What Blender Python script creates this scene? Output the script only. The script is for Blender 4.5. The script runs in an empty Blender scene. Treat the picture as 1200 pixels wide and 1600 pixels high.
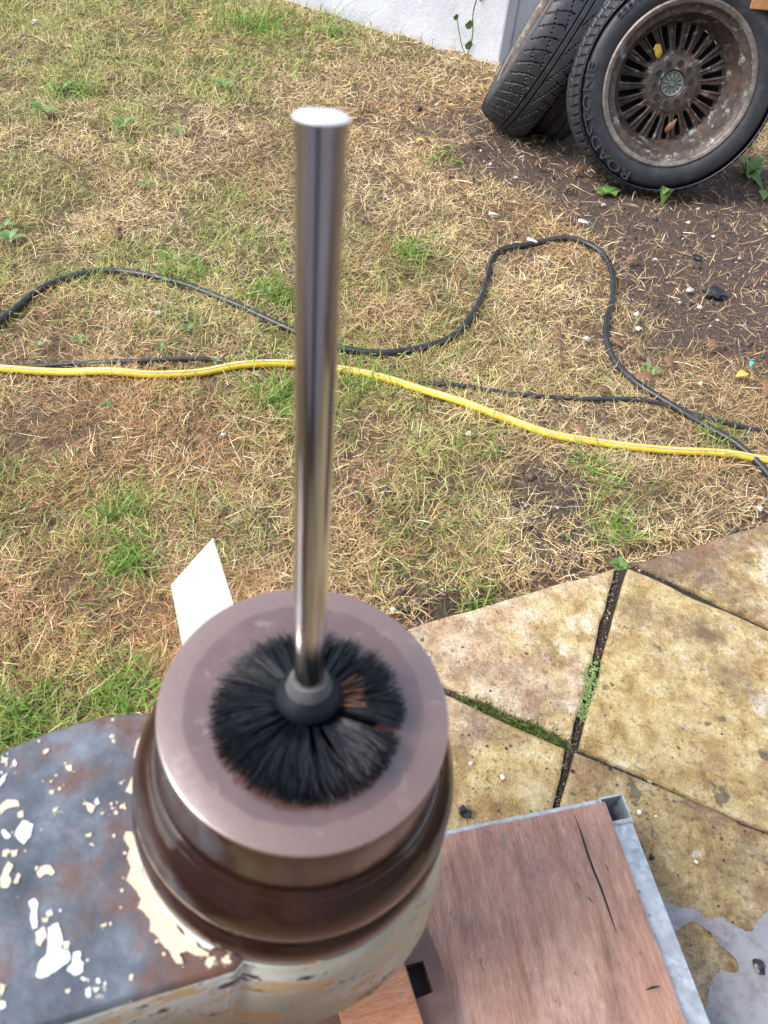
import bpy, bmesh, math, random
import numpy as np
from mathutils import Vector, Matrix, Quaternion
R_ = math.radians
SC = bpy.context.scene
COL = SC.collection
random.seed(7); rng = np.random.default_rng(11)

# ------------------------------------------------------------ camera, sky, sun, exposure
FPX, CAMH = 1202.0, 1.0
TH, RO = R_(43), R_(7)
_d = np.array([-math.sin(TH)*math.sin(RO), math.sin(TH)*math.cos(RO), math.cos(TH)])
_Y = np.array([0, 0, 1.0]) - _d[2]*_d; _Y /= np.linalg.norm(_Y)
_X = np.cross(_Y, -_d)
M = np.array([_X, _Y, -_d])                      # camera (right, down, forward) -> world
def ray(x, y): return M @ np.array([(x-600)/FPX, (y-800)/FPX, 1.0])
def onz(x, y, z=0.0):
    r = ray(x, y); t = (z-CAMH)/r[2]
    return Vector((r[0]*t, r[1]*t, z))
cam = bpy.data.cameras.new('camera'); co = bpy.data.objects.new('camera', cam); COL.objects.link(co)
cam.sensor_fit = 'VERTICAL'; cam.sensor_height = 34.6133; cam.sensor_width = 25.96; cam.lens = 26.0
cam.clip_start = 0.01; cam.clip_end = 500
cam.dof.use_dof = True; cam.dof.focus_distance = 1.7; cam.dof.aperture_fstop = 9.5
mw = Matrix.Identity(4)
for i in range(3):
    mw[i][0], mw[i][1], mw[i][2] = M[i][0], -M[i][1], -M[i][2]
mw[2][3] = CAMH
co.matrix_world = mw
SC.camera = co
SUN_AZ, SUN_EL = R_(-112), R_(47)                 # azimuth from +Y towards +X
w = bpy.data.worlds.new('World'); SC.world = w; w.use_nodes = True
nt = w.node_tree; bg = nt.nodes['Background']
sky = nt.nodes.new('ShaderNodeTexSky'); sky.sky_type = 'NISHITA'; sky.sun_disc = False
sky.sun_elevation = SUN_EL; sky.sun_rotation = SUN_AZ; sky.air_density = 1.0; sky.dust_density = 1.5; sky.ozone_density = 1.0
hs = nt.nodes.new('ShaderNodeHueSaturation'); hs.inputs['Saturation'].default_value = 0.55
nt.links.new(sky.outputs[0], hs.inputs['Color']); nt.links.new(hs.outputs[0], bg.inputs[0])
bg.inputs[1].default_value = 0.15
sl = bpy.data.lights.new('sun', 'SUN'); sl.energy = 1.5; sl.angle = R_(24); sl.color = (1, .95, .87)
so = bpy.data.objects.new('sun', sl); COL.objects.link(so)
sd = Vector((math.sin(SUN_AZ)*math.cos(SUN_EL), math.cos(SUN_AZ)*math.cos(SUN_EL), math.sin(SUN_EL)))
so.rotation_euler = sd.to_track_quat('Z', 'Y').to_euler(); so.location = sd*8
SC.view_settings.view_transform = 'Standard'; SC.view_settings.look = 'None'
SC.view_settings.exposure = 1.55; SC.view_settings.gamma = 1.0
SC.render.engine = 'CYCLES'

# ------------------------------------------------------------ helpers
def link(name, me, mats=None, parent=None, smooth=None):
    o = bpy.data.objects.new(name, me); COL.objects.link(o)
    if mats is not None:
        if not isinstance(mats, (list, tuple)): mats = [mats]
        if not me.materials:
            for m in mats: me.materials.append(m)
    if parent is not None: o.parent = parent
    if smooth:
        me.polygons.foreach_set('use_smooth', [True]*len(me.polygons))
    return o
def from_bm(name, bm, mats, parent=None, smooth=False):
    bmesh.ops.recalc_face_normals(bm, faces=bm.faces)
    me = bpy.data.meshes.new(name); bm.to_mesh(me); bm.free()
    return link(name, me, mats, parent, smooth)
def tag(o, label=None, cat=None, group=None, kind=None):
    if label: o['label'] = label
    if cat: o['category'] = cat
    if group: o['group'] = group
    if kind: o['kind'] = kind
    return o
def empty(name, loc=(0, 0, 0)):
    o = bpy.data.objects.new(name, None); COL.objects.link(o); o.location = loc; o.empty_display_size = .05
    return o
def np_mesh(name, V, F):
    me = bpy.data.meshes.new(name); V = np.asarray(V, np.float32); F = np.asarray(F, np.int32)
    n = F.shape[1]
    me.vertices.add(len(V)); me.vertices.foreach_set('co', V.ravel())
    me.loops.add(F.size); me.loops.foreach_set('vertex_index', F.ravel())
    me.polygons.add(len(F)); me.polygons.foreach_set('loop_start', np.arange(0, F.size, n, dtype=np.int32))
    me.polygons.foreach_set('loop_total', np.full(len(F), n, np.int32))
    me.update(calc_edges=True)
    return me
def lathe(name, prof, mat, parent=None, seg=96, loc=(0, 0, 0), smooth_angle=35):
    """prof: list of (r, z); revolved about Z."""
    bm = bmesh.new(); rings = []
    for r, z in prof:
        if r < 1e-6: rings.append([bm.verts.new((0, 0, z))])
        else: rings.append([bm.verts.new((r*math.cos(2*math.pi*k/seg), r*math.sin(2*math.pi*k/seg), z)) for k in range(seg)])
    for a, b in zip(rings[:-1], rings[1:]):
        for k in range(seg):
            k2 = (k+1) % seg
            if len(a) == 1 and len(b) == 1: continue
            if len(a) == 1: bm.faces.new((a[0], b[k], b[k2]))
            elif len(b) == 1: bm.faces.new((a[k], b[0], a[k2]))
            else: bm.faces.new((a[k], b[k], b[k2], a[k2]))
    o = from_bm(name, bm, mat, parent, True); o.location = loc
    o.data.set_sharp_from_angle(angle=R_(smooth_angle))
    return o
def add_box(bm, c, s, rot=None, bev=0):
    g = bmesh.ops.create_cube(bm, size=1)
    vs = g['verts']
    mat = Matrix.Translation(c) @ (rot.to_4x4() if rot else Matrix.Identity(4)) @ Matrix.Diagonal((*s, 1))
    bmesh.ops.transform(bm, matrix=mat, verts=vs)
    if bev:
        es = list({e for v in vs for e in v.link_edges})
        bmesh.ops.bevel(bm, geom=es, offset=bev, segments=2, affect='EDGES', profile=.5)
def prism(name, pts, z0, z1, mat, parent=None, bev=0, seg=2):
    """vertical prism from xy outline"""
    bm = bmesh.new()
    f = bm.faces.new([bm.verts.new((p[0], p[1], z1)) for p in pts])
    if f.normal.z < 0 or f.calc_area() and (f.normal_update() or f.normal.z < 0): f.normal_flip()
    r = bmesh.ops.extrude_face_region(bm, geom=[f])
    vs = [v for v in r['geom'] if isinstance(v, bmesh.types.BMVert)]
    for v in vs: v.co.z = z0
    bmesh.ops.recalc_face_normals(bm, faces=bm.faces)
    if bev:
        es = [e for e in bm.edges if all(abs(v.co.z-z1) < 1e-6 for v in e.verts)]
        bmesh.ops.bevel(bm, geom=es, offset=bev, segments=seg, affect='EDGES', profile=.5)
    return from_bm(name, bm, mat, parent)
def smooth_path(pts, n):
    """Catmull-Rom through pts -> n samples"""
    P = [Vector(p) for p in pts]; P = [2*P[0]-P[1]] + P + [2*P[-1]-P[-2]]
    out = []
    m = len(P)-3
    for i in range(n):
        t = i/(n-1)*m; k = min(int(t), m-1); u = t-k
        a, b, c, d = P[k:k+4]
        out.append(.5*((2*b) + (c-a)*u + (2*a-5*b+4*c-d)*u*u + (3*b-3*c+d-a)*u**3))
    return out
def tube(name, path, rad, mat, parent=None, seg=10):
    V = []; F = []
    n = len(path); up = Vector((0, 0, 1))
    for i, p in enumerate(path):
        t = (path[min(i+1, n-1)]-path[max(i-1, 0)]).normalized()
        s = t.cross(up)
        if s.length < 1e-4: s = Vector((1, 0, 0))
        s.normalize(); u = s.cross(t)
        r = rad(i/(n-1)) if callable(rad) else rad
        for k in range(seg):
            a = 2*math.pi*k/seg
            V.append(p + s*(r*math.cos(a)) + u*(r*math.sin(a)))
    for i in range(n-1):
        for k in range(seg):
            k2 = (k+1) % seg
            F.append((i*seg+k, i*seg+k2, (i+1)*seg+k2, (i+1)*seg+k))
    me = np_mesh(name, [tuple(v) for v in V], F)
    return link(name, me, mat, parent, True)

# numpy value noise
_tab = rng.random((256, 256))
def vnoise(x, y, s):
    x = np.asarray(x)*s+100.3; y = np.asarray(y)*s+57.7
    xi = np.floor(x).astype(int); yi = np.floor(y).astype(int); fx = x-xi; fy = y-yi
    fx = fx*fx*(3-2*fx); fy = fy*fy*(3-2*fy)
    g = lambda a, b: _tab[a % 256, b % 256]
    return (g(xi, yi)*(1-fx)+g(xi+1, yi)*fx)*(1-fy) + (g(xi, yi+1)*(1-fx)+g(xi+1, yi+1)*fx)*fy
def fbm(x, y, s, o=3):
    t = 0; a = .5; n = 0
    for k in range(o):
        t = t+a*vnoise(x, y, s*2**k+k*.37); n += a; a *= .5
    return t/n

# ------------------------------------------------------------ materials
class NT:
    def __init__(s, name):
        s.m = bpy.data.materials.new(name); s.m.use_nodes = True; s.t = s.m.node_tree
        s.b = s.t.nodes['Principled BSDF']; s.out = s.t.nodes['Material Output']
        s.tc = s.t.nodes.new('ShaderNodeTexCoord')
    def n(s, ty, **kw):
        x = s.t.nodes.new(ty)
        for k, v in kw.items():
            if k in x.inputs: x.inputs[k].default_value = v
            else: setattr(x, k, v)
        return x
    def l(s, a, b): s.t.links.new(a, b)
    def co(s, kind='Object', scale=(1, 1, 1), loc=(0, 0, 0), rot=(0, 0, 0)):
        mp = s.n('ShaderNodeMapping'); mp.inputs['Scale'].default_value = scale; mp.inputs['Location'].default_value = loc
        mp.inputs['Rotation'].default_value = rot
        s.l(s.tc.outputs[kind], mp.inputs[0]); return mp.outputs[0]
    def noise(s, sc, det=4, rough=.55, co=None, dist=0):
        x = s.n('ShaderNodeTexNoise'); x.inputs['Scale'].default_value = sc; x.inputs['Detail'].default_value = det
        x.inputs['Roughness'].default_value = rough; x.inputs['Distortion'].default_value = dist
        s.l(co if co is not None else s.tc.outputs['Object'], x.inputs['Vector']); return x.outputs['Fac']
    def ramp(s, fac, stops, interp='LINEAR'):
        r = s.n('ShaderNodeValToRGB'); r.color_ramp.interpolation = interp
        e = r.color_ramp.elements
        while len(e) < len(stops): e.new(.5)
        for q, (p, c) in zip(e, stops):
            q.position = p; q.color = (*c, 1) if len(c) == 3 else c
        s.l(fac, r.inputs[0]); return r.outputs[0]
    def step(s, fac, a, b): 
        return s.ramp(fac, [(a, (0, 0, 0)), (b, (1, 1, 1))])
    def mix(s, fac, a, b, mode='MIX'):
        x = s.n('ShaderNodeMix', data_type='RGBA', blend_type=mode)
        for sock, v in ((x.inputs[0], fac), (x.inputs[6], a), (x.inputs[7], b)):
            if isinstance(v, bpy.types.NodeSocket): s.l(v, sock)
            elif isinstance(v, (int, float)): sock.default_value = v
            else: sock.default_value = (*v, 1)
        return x.outputs[2]
    def math(s, op, a, b=0):
        x = s.n('ShaderNodeMath', operation=op)
        for sock, v in ((x.inputs[0], a), (x.inputs[1], b)):
            if isinstance(v, bpy.types.NodeSocket): s.l(v, sock)
            else: sock.default_value = v
        return x.outputs[0]
    def bump(s, h, strength=.3, dist=.002, prev=None):
        x = s.n('ShaderNodeBump'); x.inputs['Strength'].default_value = strength; x.inputs['Distance'].default_value = dist
        s.l(h, x.inputs['Height'])
        if prev is not None: s.l(prev, x.inputs['Normal'])
        s.l(x.outputs[0], s.b.inputs['Normal']); return x.outputs[0]
    def set(s, col=None, rough=None, metal=None, **kw):
        for k, v in (('Base Color', col), ('Roughness', rough), ('Metallic', metal), *kw.items()):
            if v is None: continue
            k = k.replace('_', ' ')
            if isinstance(v, bpy.types.NodeSocket): s.l(v, s.b.inputs[k])
            elif isinstance(v, tuple) and len(v) == 3: s.b.inputs[k].default_value = (*v, 1)
            else: s.b.inputs[k].default_value = v
        return s.m

def mat_ground():
    a = NT('soil_and_thatch')
    bare = a.n('ShaderNodeAttribute', attribute_name='bare').outputs['Fac']
    n1 = a.noise(9, 5); n2 = a.noise(160, 4, .7); n3 = a.noise(45, 4, .6)
    soil = a.ramp(n2, [(.3, (.042, .026, .020)), (.55, (.092, .061, .047)), (.75, (.165, .118, .092))])
    th = a.ramp(n3, [(.3, (.045, .030, .018)), (.5, (.12, .080, .042)), (.7, (.26, .18, .10))])
    f = a.math('ADD', bare, a.math('MULTIPLY', a.math('SUBTRACT', n1, .5), .6))
    c = a.mix(a.step(f, .35, .65), th, soil)
    a.bump(a.math('ADD', n2, n3), .9, .012)
    return a.set(c, .95)
def mat_blade(name, trans=.25):
    a = NT(name)
    c = a.n('ShaderNodeAttribute', attribute_name='col').outputs['Color']
    a.set(c, .65)
    tr = a.n('ShaderNodeBsdfTranslucent'); a.l(c, tr.inputs[0])
    mx = a.n('ShaderNodeMixShader'); mx.inputs[0].default_value = trans
    a.l(a.b.outputs[0], mx.inputs[1]); a.l(tr.outputs[0], mx.inputs[2]); a.l(mx.outputs[0], a.out.inputs[0])
    return a.m
def mat_slab(name, seed, warm, dark=0.0):
    a = NT(name); C = lambda k: a.co('Object', (1, 1, 1), (seed*3.1+k*5.3, seed*1.7+k*2.9, k*1.3))
    big = a.noise(4.0, 8, .66, C(0), .6); mid = a.noise(24, 8, .72, C(1)); fine = a.noise(330, 4, .75, C(2)); sp = a.noise(95, 5, .75, C(3)); pit = a.noise(55, 4, .6, C(4))
    c1 = a.ramp(mid, [(.30, (.22, .13, .05)), (.45, (.42, .30, .125)), (.55, (.53, .41, .205)), (.68, (.65, .55, .36))])
    c2 = a.ramp(mid, [(.30, (.27, .155, .085)), (.45, (.49, .34, .205)), (.62, (.66, .54, .40))])
    c = a.mix(a.step(big, .47-warm, .56-warm), c1, c2)
    lit = a.noise(7.5, 9, .74, C(5)); c = a.mix(a.math('MULTIPLY', a.step(lit, .57, .63), .85), c, (.70, .62, .50))
    dk = a.noise(5.0, 9, .76, C(6)); c = a.mix(a.math('MULTIPLY', a.step(dk, .50-dark, .64-dark), .8), c, (.115, .068, .046))
    red = a.noise(9, 8, .72, C(7)); c = a.mix(a.math('MULTIPLY', a.step(red, .55-dark*.4, .66-dark*.4), .6), c, (.27, .12, .065))
    lich = a.noise(22, 4, .55, C(8)); c = a.mix(a.math('MULTIPLY', a.step(lich, .67, .70), .8), c, (.085, .082, .065))
    c = a.mix(a.math('MULTIPLY', a.step(sp, .55-dark*.3, .64-dark*.3), .6), c, (.13, .078, .035))
    c = a.mix(a.math('MULTIPLY', a.step(pit, .68, .71), .8), c, (.045, .032, .022))
    c = a.mix(.75, c, a.mix(a.step(fine, .3, .7), (.62, .62, .60), (1.45, 1.45, 1.42)), 'MULTIPLY')
    a.bump(fine, .6, .003, a.bump(a.math('ADD', mid, sp), .8, .008, a.bump(big, .6, .02)))
    return a.set(c, a.ramp(dk, [(.45, (.8,)*3), (.62, (.42,)*3)]))
def mat_simple(name, col, rough=.5, metal=0, var=.25, sc=60, bump=.2, **kw):
    a = NT(name); n = a.noise(sc, 5, .6); n2 = a.noise(sc*.2, 4, .6)
    lo = tuple(x*(1-var) for x in col); hi = tuple(min(1, x*(1+var)) for x in col)
    c = a.mix(a.step(a.math('ADD', a.math('MULTIPLY', n, .5), a.math('MULTIPLY', n2, .5)), .35, .65), lo, hi)
    if bump: a.bump(n, bump, .002)
    return a.set(c, rough, metal, **kw)
def mat_wall():
    a = NT('white_masonry_paint'); n = a.noise(70, 5, .6); st = a.noise(3.5, 6, .7); sp = a.noise(16, 5, .75)
    c = a.ramp(st, [(.3, (.36, .37, .41)), (.6, (.47, .48, .52))])
    c = a.mix(a.math('MULTIPLY', a.step(sp, .66, .74), .6), c, (.24, .23, .24))
    a.bump(n, .45, .006)
    return a.set(c, .8)
def mat_rubber():
    a = NT('tyre_rubber'); n = a.noise(35, 6, .7); n2 = a.noise(300, 3, .6)
    c = a.ramp(n, [(.3, (.010, .011, .014)), (.55, (.020, .022, .028)), (.72, (.045, .045, .05)), (.85, (.12, .11, .11))])
    a.bump(n2, .2, .001)
    return a.set(c, .55)
def mat_rim():
    a = NT('corroded_alloy'); n = a.noise(14, 7, .72); n2 = a.noise(70, 5, .7); n3 = a.noise(30, 6, .7, a.co('Object', (1, 1, 1), (3, 3, 3)))
    c = a.ramp(n2, [(.3, (.028, .021, .018)), (.55, (.07, .054, .047)), (.75, (.14, .118, .108))])
    c = a.mix(a.step(n, .52, .64), c, (.105, .066, .048))
    c = a.mix(a.math('MULTIPLY', a.step(n3, .56, .66), .6), c, (.44, .49, .49))
    a.bump(n2, .5, .003)
    return a.set(c, .55, .3)
def mat_collar():
    a = NT('brown_glossy_paint'); n = a.noise(18, 6, .65); n2 = a.noise(90, 5, .6); n3 = a.noise(28, 5, .6, a.co('Object', (1, 1, 1), (4, 9, 2)))
    c = a.ramp(n, [(.3, (.016, .0065, .0045)), (.55, (.027, .011, .0075)), (.75, (.045, .021, .012))])
    c = a.mix(a.math('MULTIPLY', a.step(n3, .705, .72), .9), c, (.42, .38, .24))
    gr = a.noise(40, 6, .7, a.co('Object', (1, 1, 1), (7, 1, 5))); c = a.mix(a.math('MULTIPLY', a.step(gr, .58, .72), .14), c, (.11, .075, .055))
    a.bump(n2, .12, .002, a.bump(n, .12, .004))
    return a.set(c, a.ramp(gr, [(.35, (.08,)*3), (.68, (.22,)*3)]), .0, IOR=1.45, Coat_Weight=.0)
def mat_disc():
    a = NT('worn_brown_lacquer'); n = a.noise(22, 7, .68); n2 = a.noise(150, 5, .65); n3 = a.noise(45, 6, .7, a.co('Object', (1, 1, 1), (3, 5, 1)))
    c = a.ramp(n, [(.3, (.075, .034, .028)), (.55, (.105, .053, .044)), (.75, (.15, .088, .075))])
    ln = a.n('ShaderNodeVectorMath', operation='LENGTH'); sep = a.n('ShaderNodeVectorMath', operation='MULTIPLY'); sep.inputs[1].default_value = (1, 1, 0)
    a.l(a.tc.outputs['Object'], sep.inputs[0]); a.l(sep.outputs[0], ln.inputs[0])
    rd = a.math('ADD', ln.outputs['Value'], a.math('MULTIPLY', a.math('SUBTRACT', n, .5), .006))
    ring = a.step(a.math('MULTIPLY', rd, 10), .655, .675)
    c = a.mix(a.math('MULTIPLY', ring, .55), c, (.18, .108, .088))
    scuff = a.step(n3, .60, .68); c = a.mix(a.math('MULTIPLY', scuff, .35), c, (.30, .24, .23))
    sp = a.noise(70, 3, .5); c = a.mix(a.step(sp, .74, .76), c, (.012, .008, .008))
    rg = a.math('ADD', a.math('MULTIPLY', ring, .14), a.math('ADD', a.math('MULTIPLY', scuff, .12), a.math('MULTIPLY', n2, .2)))
    a.bump(n2, .06, .001, a.bump(n, .10, .003))
    return a.set(c, a.math('ADD', rg, .05), .0, IOR=2.0, Coat_Weight=.3, Coat_Roughness=.08, Coat_IOR=1.6)
def mat_plate():
    a = NT('bare_blued_iron'); n = a.noise(16, 7, .68); n2 = a.noise(95, 5, .7); n3 = a.noise(11, 7, .68, a.co('Object', (1, 1, 1), (5, 2, 8)))
    fl = a.noise(42, 6, .68, a.co('Object', (1, 1, 1), (1.5, 6, 3))); big = a.noise(7, 4, .5, a.co('Object', (1, 1, 1), (8, 1, 3)))
    c = a.ramp(n, [(.30, (.040, .044, .055)), (.5, (.115, .132, .158)), (.70, (.25, .285, .33))])
    c = a.mix(.5, c, a.mix(n2, (.45, .45, .45), (1.5, 1.5, 1.5)), 'MULTIPLY')
    c = a.mix(a.step(n3, .465, .59), c, a.mix(n2, (.05, .022, .018), (.20, .10, .07)))
    chip = a.step(a.math('ADD', fl, a.math('MULTIPLY', big, .35)), .80, .81)
    c = a.mix(chip, c, (.75, .64, .46))
    a.bump(chip, .5, .0012, a.bump(n2, .25, .002))
    return a.set(c, a.ramp(n3, [(.45, (.32,)*3), (.6, (.55,)*3)]), a.ramp(n3, [(.45, (.35,)*3), (.6, (0,)*3)]))
def mat_side():
    a = NT('peeling_cream_paint'); co = a.co('Object', (1, 1, 2.2))
    n = a.noise(22, 7, .7, co); n2 = a.noise(9, 6, .6, a.co('Object', (1, 1, 1.6), (4, 4, 4))); n3 = a.noise(34, 6, .72, a.co('Object', (1, 1, 2.4), (2, 7, 1)))
    f = a.noise(140, 4, .6)
    c = a.ramp(n2, [(.35, (.34, .38, .30)), (.5, (.47, .50, .42)), (.6, (.60, .62, .58))])
    c = a.mix(a.step(n, .54, .57), c, (.56, .41, .23))
    c = a.mix(a.step(n3, .60, .612), c, (.028, .03, .045))
    a.bump(n3, .6, .003, a.bump(f, .15, .001))
    return a.set(c, .5)
def mat_ply(name, seed, c0, c1, c2, rot=0):
    a = NT(name); base = a.co('Object', (1, 1, 1), (0, 0, 0), (0, 0, rot))
    def C(sc, l):
        m = a.n('ShaderNodeMapping'); m.inputs['Scale'].default_value = sc; m.inputs['Location'].default_value = l; a.l(base, m.inputs[0]); return m.outputs[0]
    g = a.noise(14, 7, .7, C((6, .7, 6), (seed, 0, 0))); g2 = a.noise(120, 5, .75, C((6, .55, 6), (seed, 2, 0)))
    st = a.noise(8, 8, .74, C((1.3, .8, 1), (seed*2, 3, 0))); sp = a.noise(60, 6, .75, C((1.6, .7, 1), (1, seed, 0))); pale = a.noise(6, 6, .7, C((1.2, .8, 1), (7, seed, 4)))
    c = a.ramp(g, [(.3, c0), (.5, c1), (.72, c2)])
    c = a.mix(a.math('MULTIPLY', a.step(pale, .5, .68), .55), c, (.58, .42, .36))
    c = a.mix(.8, c, a.mix(a.step(g2, .3, .7), (.55, .5, .5), (1.4, 1.4, 1.4)), 'MULTIPLY')
    c = a.mix(a.math('MULTIPLY', a.step(st, .51, .66), .65), c, (.15, .085, .07))
    c = a.mix(a.math('MULTIPLY', a.step(sp, .61, .67), .75), c, (.06, .03, .028))
    a.bump(g2, .45, .002)
    return a.set(c, .55)
def mat_galv():
    a = NT('galvanised_steel'); v = a.n('ShaderNodeTexVoronoi'); v.inputs['Scale'].default_value = 120; a.l(a.tc.outputs['Object'], v.inputs['Vector'])
    n = a.noise(25, 6, .7); n2 = a.noise(140, 4, .7)
    c = a.ramp(n, [(.3, (.30, .34, .37)), (.55, (.46, .50, .53)), (.75, (.60, .64, .67))])
    bw = a.n('ShaderNodeRGBToBW'); a.l(v.outputs['Color'], bw.inputs[0]); c = a.mix(.22, c, bw.outputs[0], 'OVERLAY')
    c = a.mix(a.math('MULTIPLY', a.step(n2, .62, .70), .7), c, (.12, .12, .12))
    a.bump(n2, .25, .0015)
    return a.set(c, .48, .35)
def mat_steel():
    a = NT('polished_stainless'); n = a.noise(30, 6, .6, a.co('Object', (4, 4, .5))); n2 = a.noise(9, 4, .5)
    c = a.ramp(n, [(.3, (.50, .49, .49)), (.7, (.66, .65, .64))])
    lo = a.n('ShaderNodeSeparateXYZ'); a.l(a.tc.outputs['Object'], lo.inputs[0])
    st = a.math('MULTIPLY', a.ramp(lo.outputs[2], [(.0, (1,)*3), (.03, (.0,)*3)]), a.step(n2, .3, .6))
    c = a.mix(st, c, (.25, .15, .07))
    return a.set(c, a.ramp(n, [(.3, (.05,)*3), (.7, (.13,)*3)]), 1.0)
def mat_yellow_hose():
    a = NT('yellow_hose'); 
    n = a.noise(60, 5, .6)
    c = a.ramp(n, [(.3, (.60, .42, .03)), (.7, (.78, .60, .08))])
    return a.set(c, .35)
MG = mat_ground(); MSTRAW = mat_blade('dry_grass', .12); MGREEN = mat_blade('green_grass', .35)
MSLAB = [mat_slab('riven_sandstone_%s' % s, i*1.37+.4, wv) for i, (s, wv) in enumerate((('pale', .05), ('ochre', -.12), ('brown', .0), ('gold', -.1)))] + [mat_slab('riven_sandstone_stained', 5.9, -.03, .085), mat_slab('riven_sandstone_damp', 8.2, -.08, .05)]
MJOINT = mat_simple('wet_joint_soil', (.028, .021, .016), .9, 0, .5, 120, .8)
MWALL = mat_wall(); MRUB = mat_rubber(); MRIM = mat_rim(); MCOL = mat_collar(); MDISC = mat_disc(); MPLATE = mat_plate(); MSIDE = mat_side()
MPLY = mat_ply('reddish_plywood', 1, (.26, .125, .085), (.39, .215, .15), (.49, .30, .225), R_(-12)); MPLY2 = mat_ply('orange_plywood', 4, (.30, .11, .05), (.46, .20, .10), (.55, .28, .16), R_(70))
MCAPM = mat_simple('brushed_bright_steel', (.92, .92, .93), .5, .6, .04, 60, 0); MLIP = mat_simple('pitted_bare_alloy', (.15, .13, .115), .5, .35, .6, 70, .6); MGALV = mat_galv(); MSTEEL = mat_steel(); MYEL = mat_yellow_hose()
MHOSE = mat_simple('black_rubber_hose', (.022, .024, .03), .42, 0, .4, 90, .15)
MCABLE = mat_simple('dark_cable', (.03, .033, .042), .45, 0, .4, 90, .15)
MBRIS = mat_simple('black_nylon_bristle', (.010, .012, .018), .28, 0, .5, 200, 0)
MPLASTIC = mat_simple('grey_plastic', (.009, .011, .016), .5, 0, .3, 80, .1, Specular_IOR_Level=.12)
MPLASTICL = mat_simple('pale_worn_plastic', (.085, .088, .09), .4, 0, .3, 80, .1)
MRUST = mat_simple('rusty_fibre', (.17, .085, .05), .8, 0, .4, 200, 0)
MIRON = mat_simple('rust_brown_cast_iron', (.13, .075, .06), .6, .1, .4, 40, .4)
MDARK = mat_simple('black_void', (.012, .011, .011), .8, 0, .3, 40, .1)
MWHITE = mat_simple('white_plastic_board', (.80, .80, .80), .4, 0, .07, 40, 0)
MCREAM = mat_simple('cream_paint_flake', (.76, .61, .42), .6, 0, .12, 120, .15)
MMINT = mat_simple('pale_mint_paint_flake', (.66, .72, .66), .5, 0, .1, 120, .15)
MWFLAKE = mat_simple('white_paint_flake', (.80, .80, .77), .5, 0, .06, 120, .15)
MLEAFB = mat_simple('dead_leaf', (.19, .098, .052), .7, 0, .4, 150, .3); MLEAFY = mat_simple('yellow_leaf', (.62, .42, .05), .6, 0, .25, 150, .3)
MLEAFG = mat_simple('weed_leaf', (.10, .19, .045), .5, 0, .35, 120, .3); MTEAL = mat_simple('teal_plastic', (.05, .48, .42), .4, 0, .2, 80, 0)
MBUTT = mat_simple('cigarette_paper', (.72, .70, .66), .8, 0, .1, 80, 0); MSTONE = mat_simple('pebble', (.46, .43, .38), .8, 0, .3, 90, .4)
MBLK = mat_simple('black_plastic_scrap', (.018, .018, .022), .35, 0, .4, 90, .3)
MWOOD = mat_simple('orange_wood', (.36, .19, .08), .7, 0, .3, 40, .3)
MCAP = mat_simple('grey_green_centre_cap', (.13, .145, .135), .5, 0, .25, 90, .1)
MPUD = NT('pale_puddle'); MPUD.l(MPUD.ramp(MPUD.noise(38, 7, .7), [(.30, (.35,)*3), (.52, (.88,)*3)]), MPUD.b.inputs['Alpha']); MPUD = MPUD.set(MPUD.ramp(MPUD.noise(12, 5), [(.3, (.27, .265, .29)), (.7, (.36, .355, .385))]), .04, 0, IOR=1.45)

# ------------------------------------------------------------ ground
SLAB_Z = .028
patio_px = [(600, 1002), (640, 989), (800, 941), (962, 893), (1100, 856), (1200, 823), (1420, 750)]
patio_edge = [onz(*p, 0.0) for p in patio_px]
PE = np.array([(p.x, p.y) for p in patio_edge])
def in_patio(x, y, marg=0.0):
    x = np.asarray(x); y = np.asarray(y)
    ye = np.interp(x, PE[:, 0], PE[:, 1], left=-9)
    ye = np.where(x > PE[-1, 0], PE[-1, 1]+(x-PE[-1, 0])*.35, ye)
    return (y < ye+marg) & (x > PE[0, 0]-marg) | ((y < .12) & (x > -.35))
def gz(x, y):
    """lawn height"""
    h = (fbm(x, y, 1.7, 3)-.5)*.05 + (fbm(x, y, 9, 2)-.5)*.016
    return np.where(in_patio(x, y, .04), np.minimum(h*.2, 0)-.01, h)
def G(px, py): 
    p = onz(px, py); p.z = float(gz(p.x, p.y)); return p
# where bare soil and green grass are, from the photograph's ground points: (px, py, radius m, weight)
SOIL = [(1140, 430, .26, 1.4), (1190, 500, .25, 1.4), (1080, 330, .26, .8), (950, 300, .24, .75), (900, 260, .24, .65), (820, 215, .25, .6), (1190, 330, .4, 1.3),
        (860, 760, .10, .55), (900, 870, .14, .5), (1010, 560, .1, .35), (700, 975, .10, .8), (1180, 790, .10, .5), (560, 780, .1, .25), (250, 570, .1, .2), (780, 220, .3, .6), (640, 60, .5, .2)]
GREEN = [(80, 30, .65, 1.5), (250, 60, .6, 1.3), (420, 40, .5, .9), (120, 110, .4, .5), (30, 330, .35, .35), (180, 190, .35, .35), (330, 160, .3, .35), (290, 430, .22, .6), (200, 330, .35, .3),
         (430, 470, .16, .6), (330, 400, .2, .5), (430, 630, .12, 1.0), (560, 520, .22, .7), (640, 440, .3, .5), (560, 620, .15, .45), (620, 690, .16, .4), (200, 870, .07, 1.1), (200, 790, .09, .6),
         (20, 1120, .10, 1.4), (150, 1090, .075, 1.2), (240, 1075, .05, .8), (740, 945, .035, 1.3), (950, 835, .06, .6), (690, 700, .12, .35), (830, 500, .15, .25), (820, 620, .2, .25),
         (450, 330, .3, .3), (680, 830, .15, .25), (420, 780, .12, .2), (1000, 760, .15, .3), (760, 790, .15, .25), (350, 880, .08, .4), (600, 880, .12, .25), (-250, 300, .8, .4), (-400, 700, .6, .3)]
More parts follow.
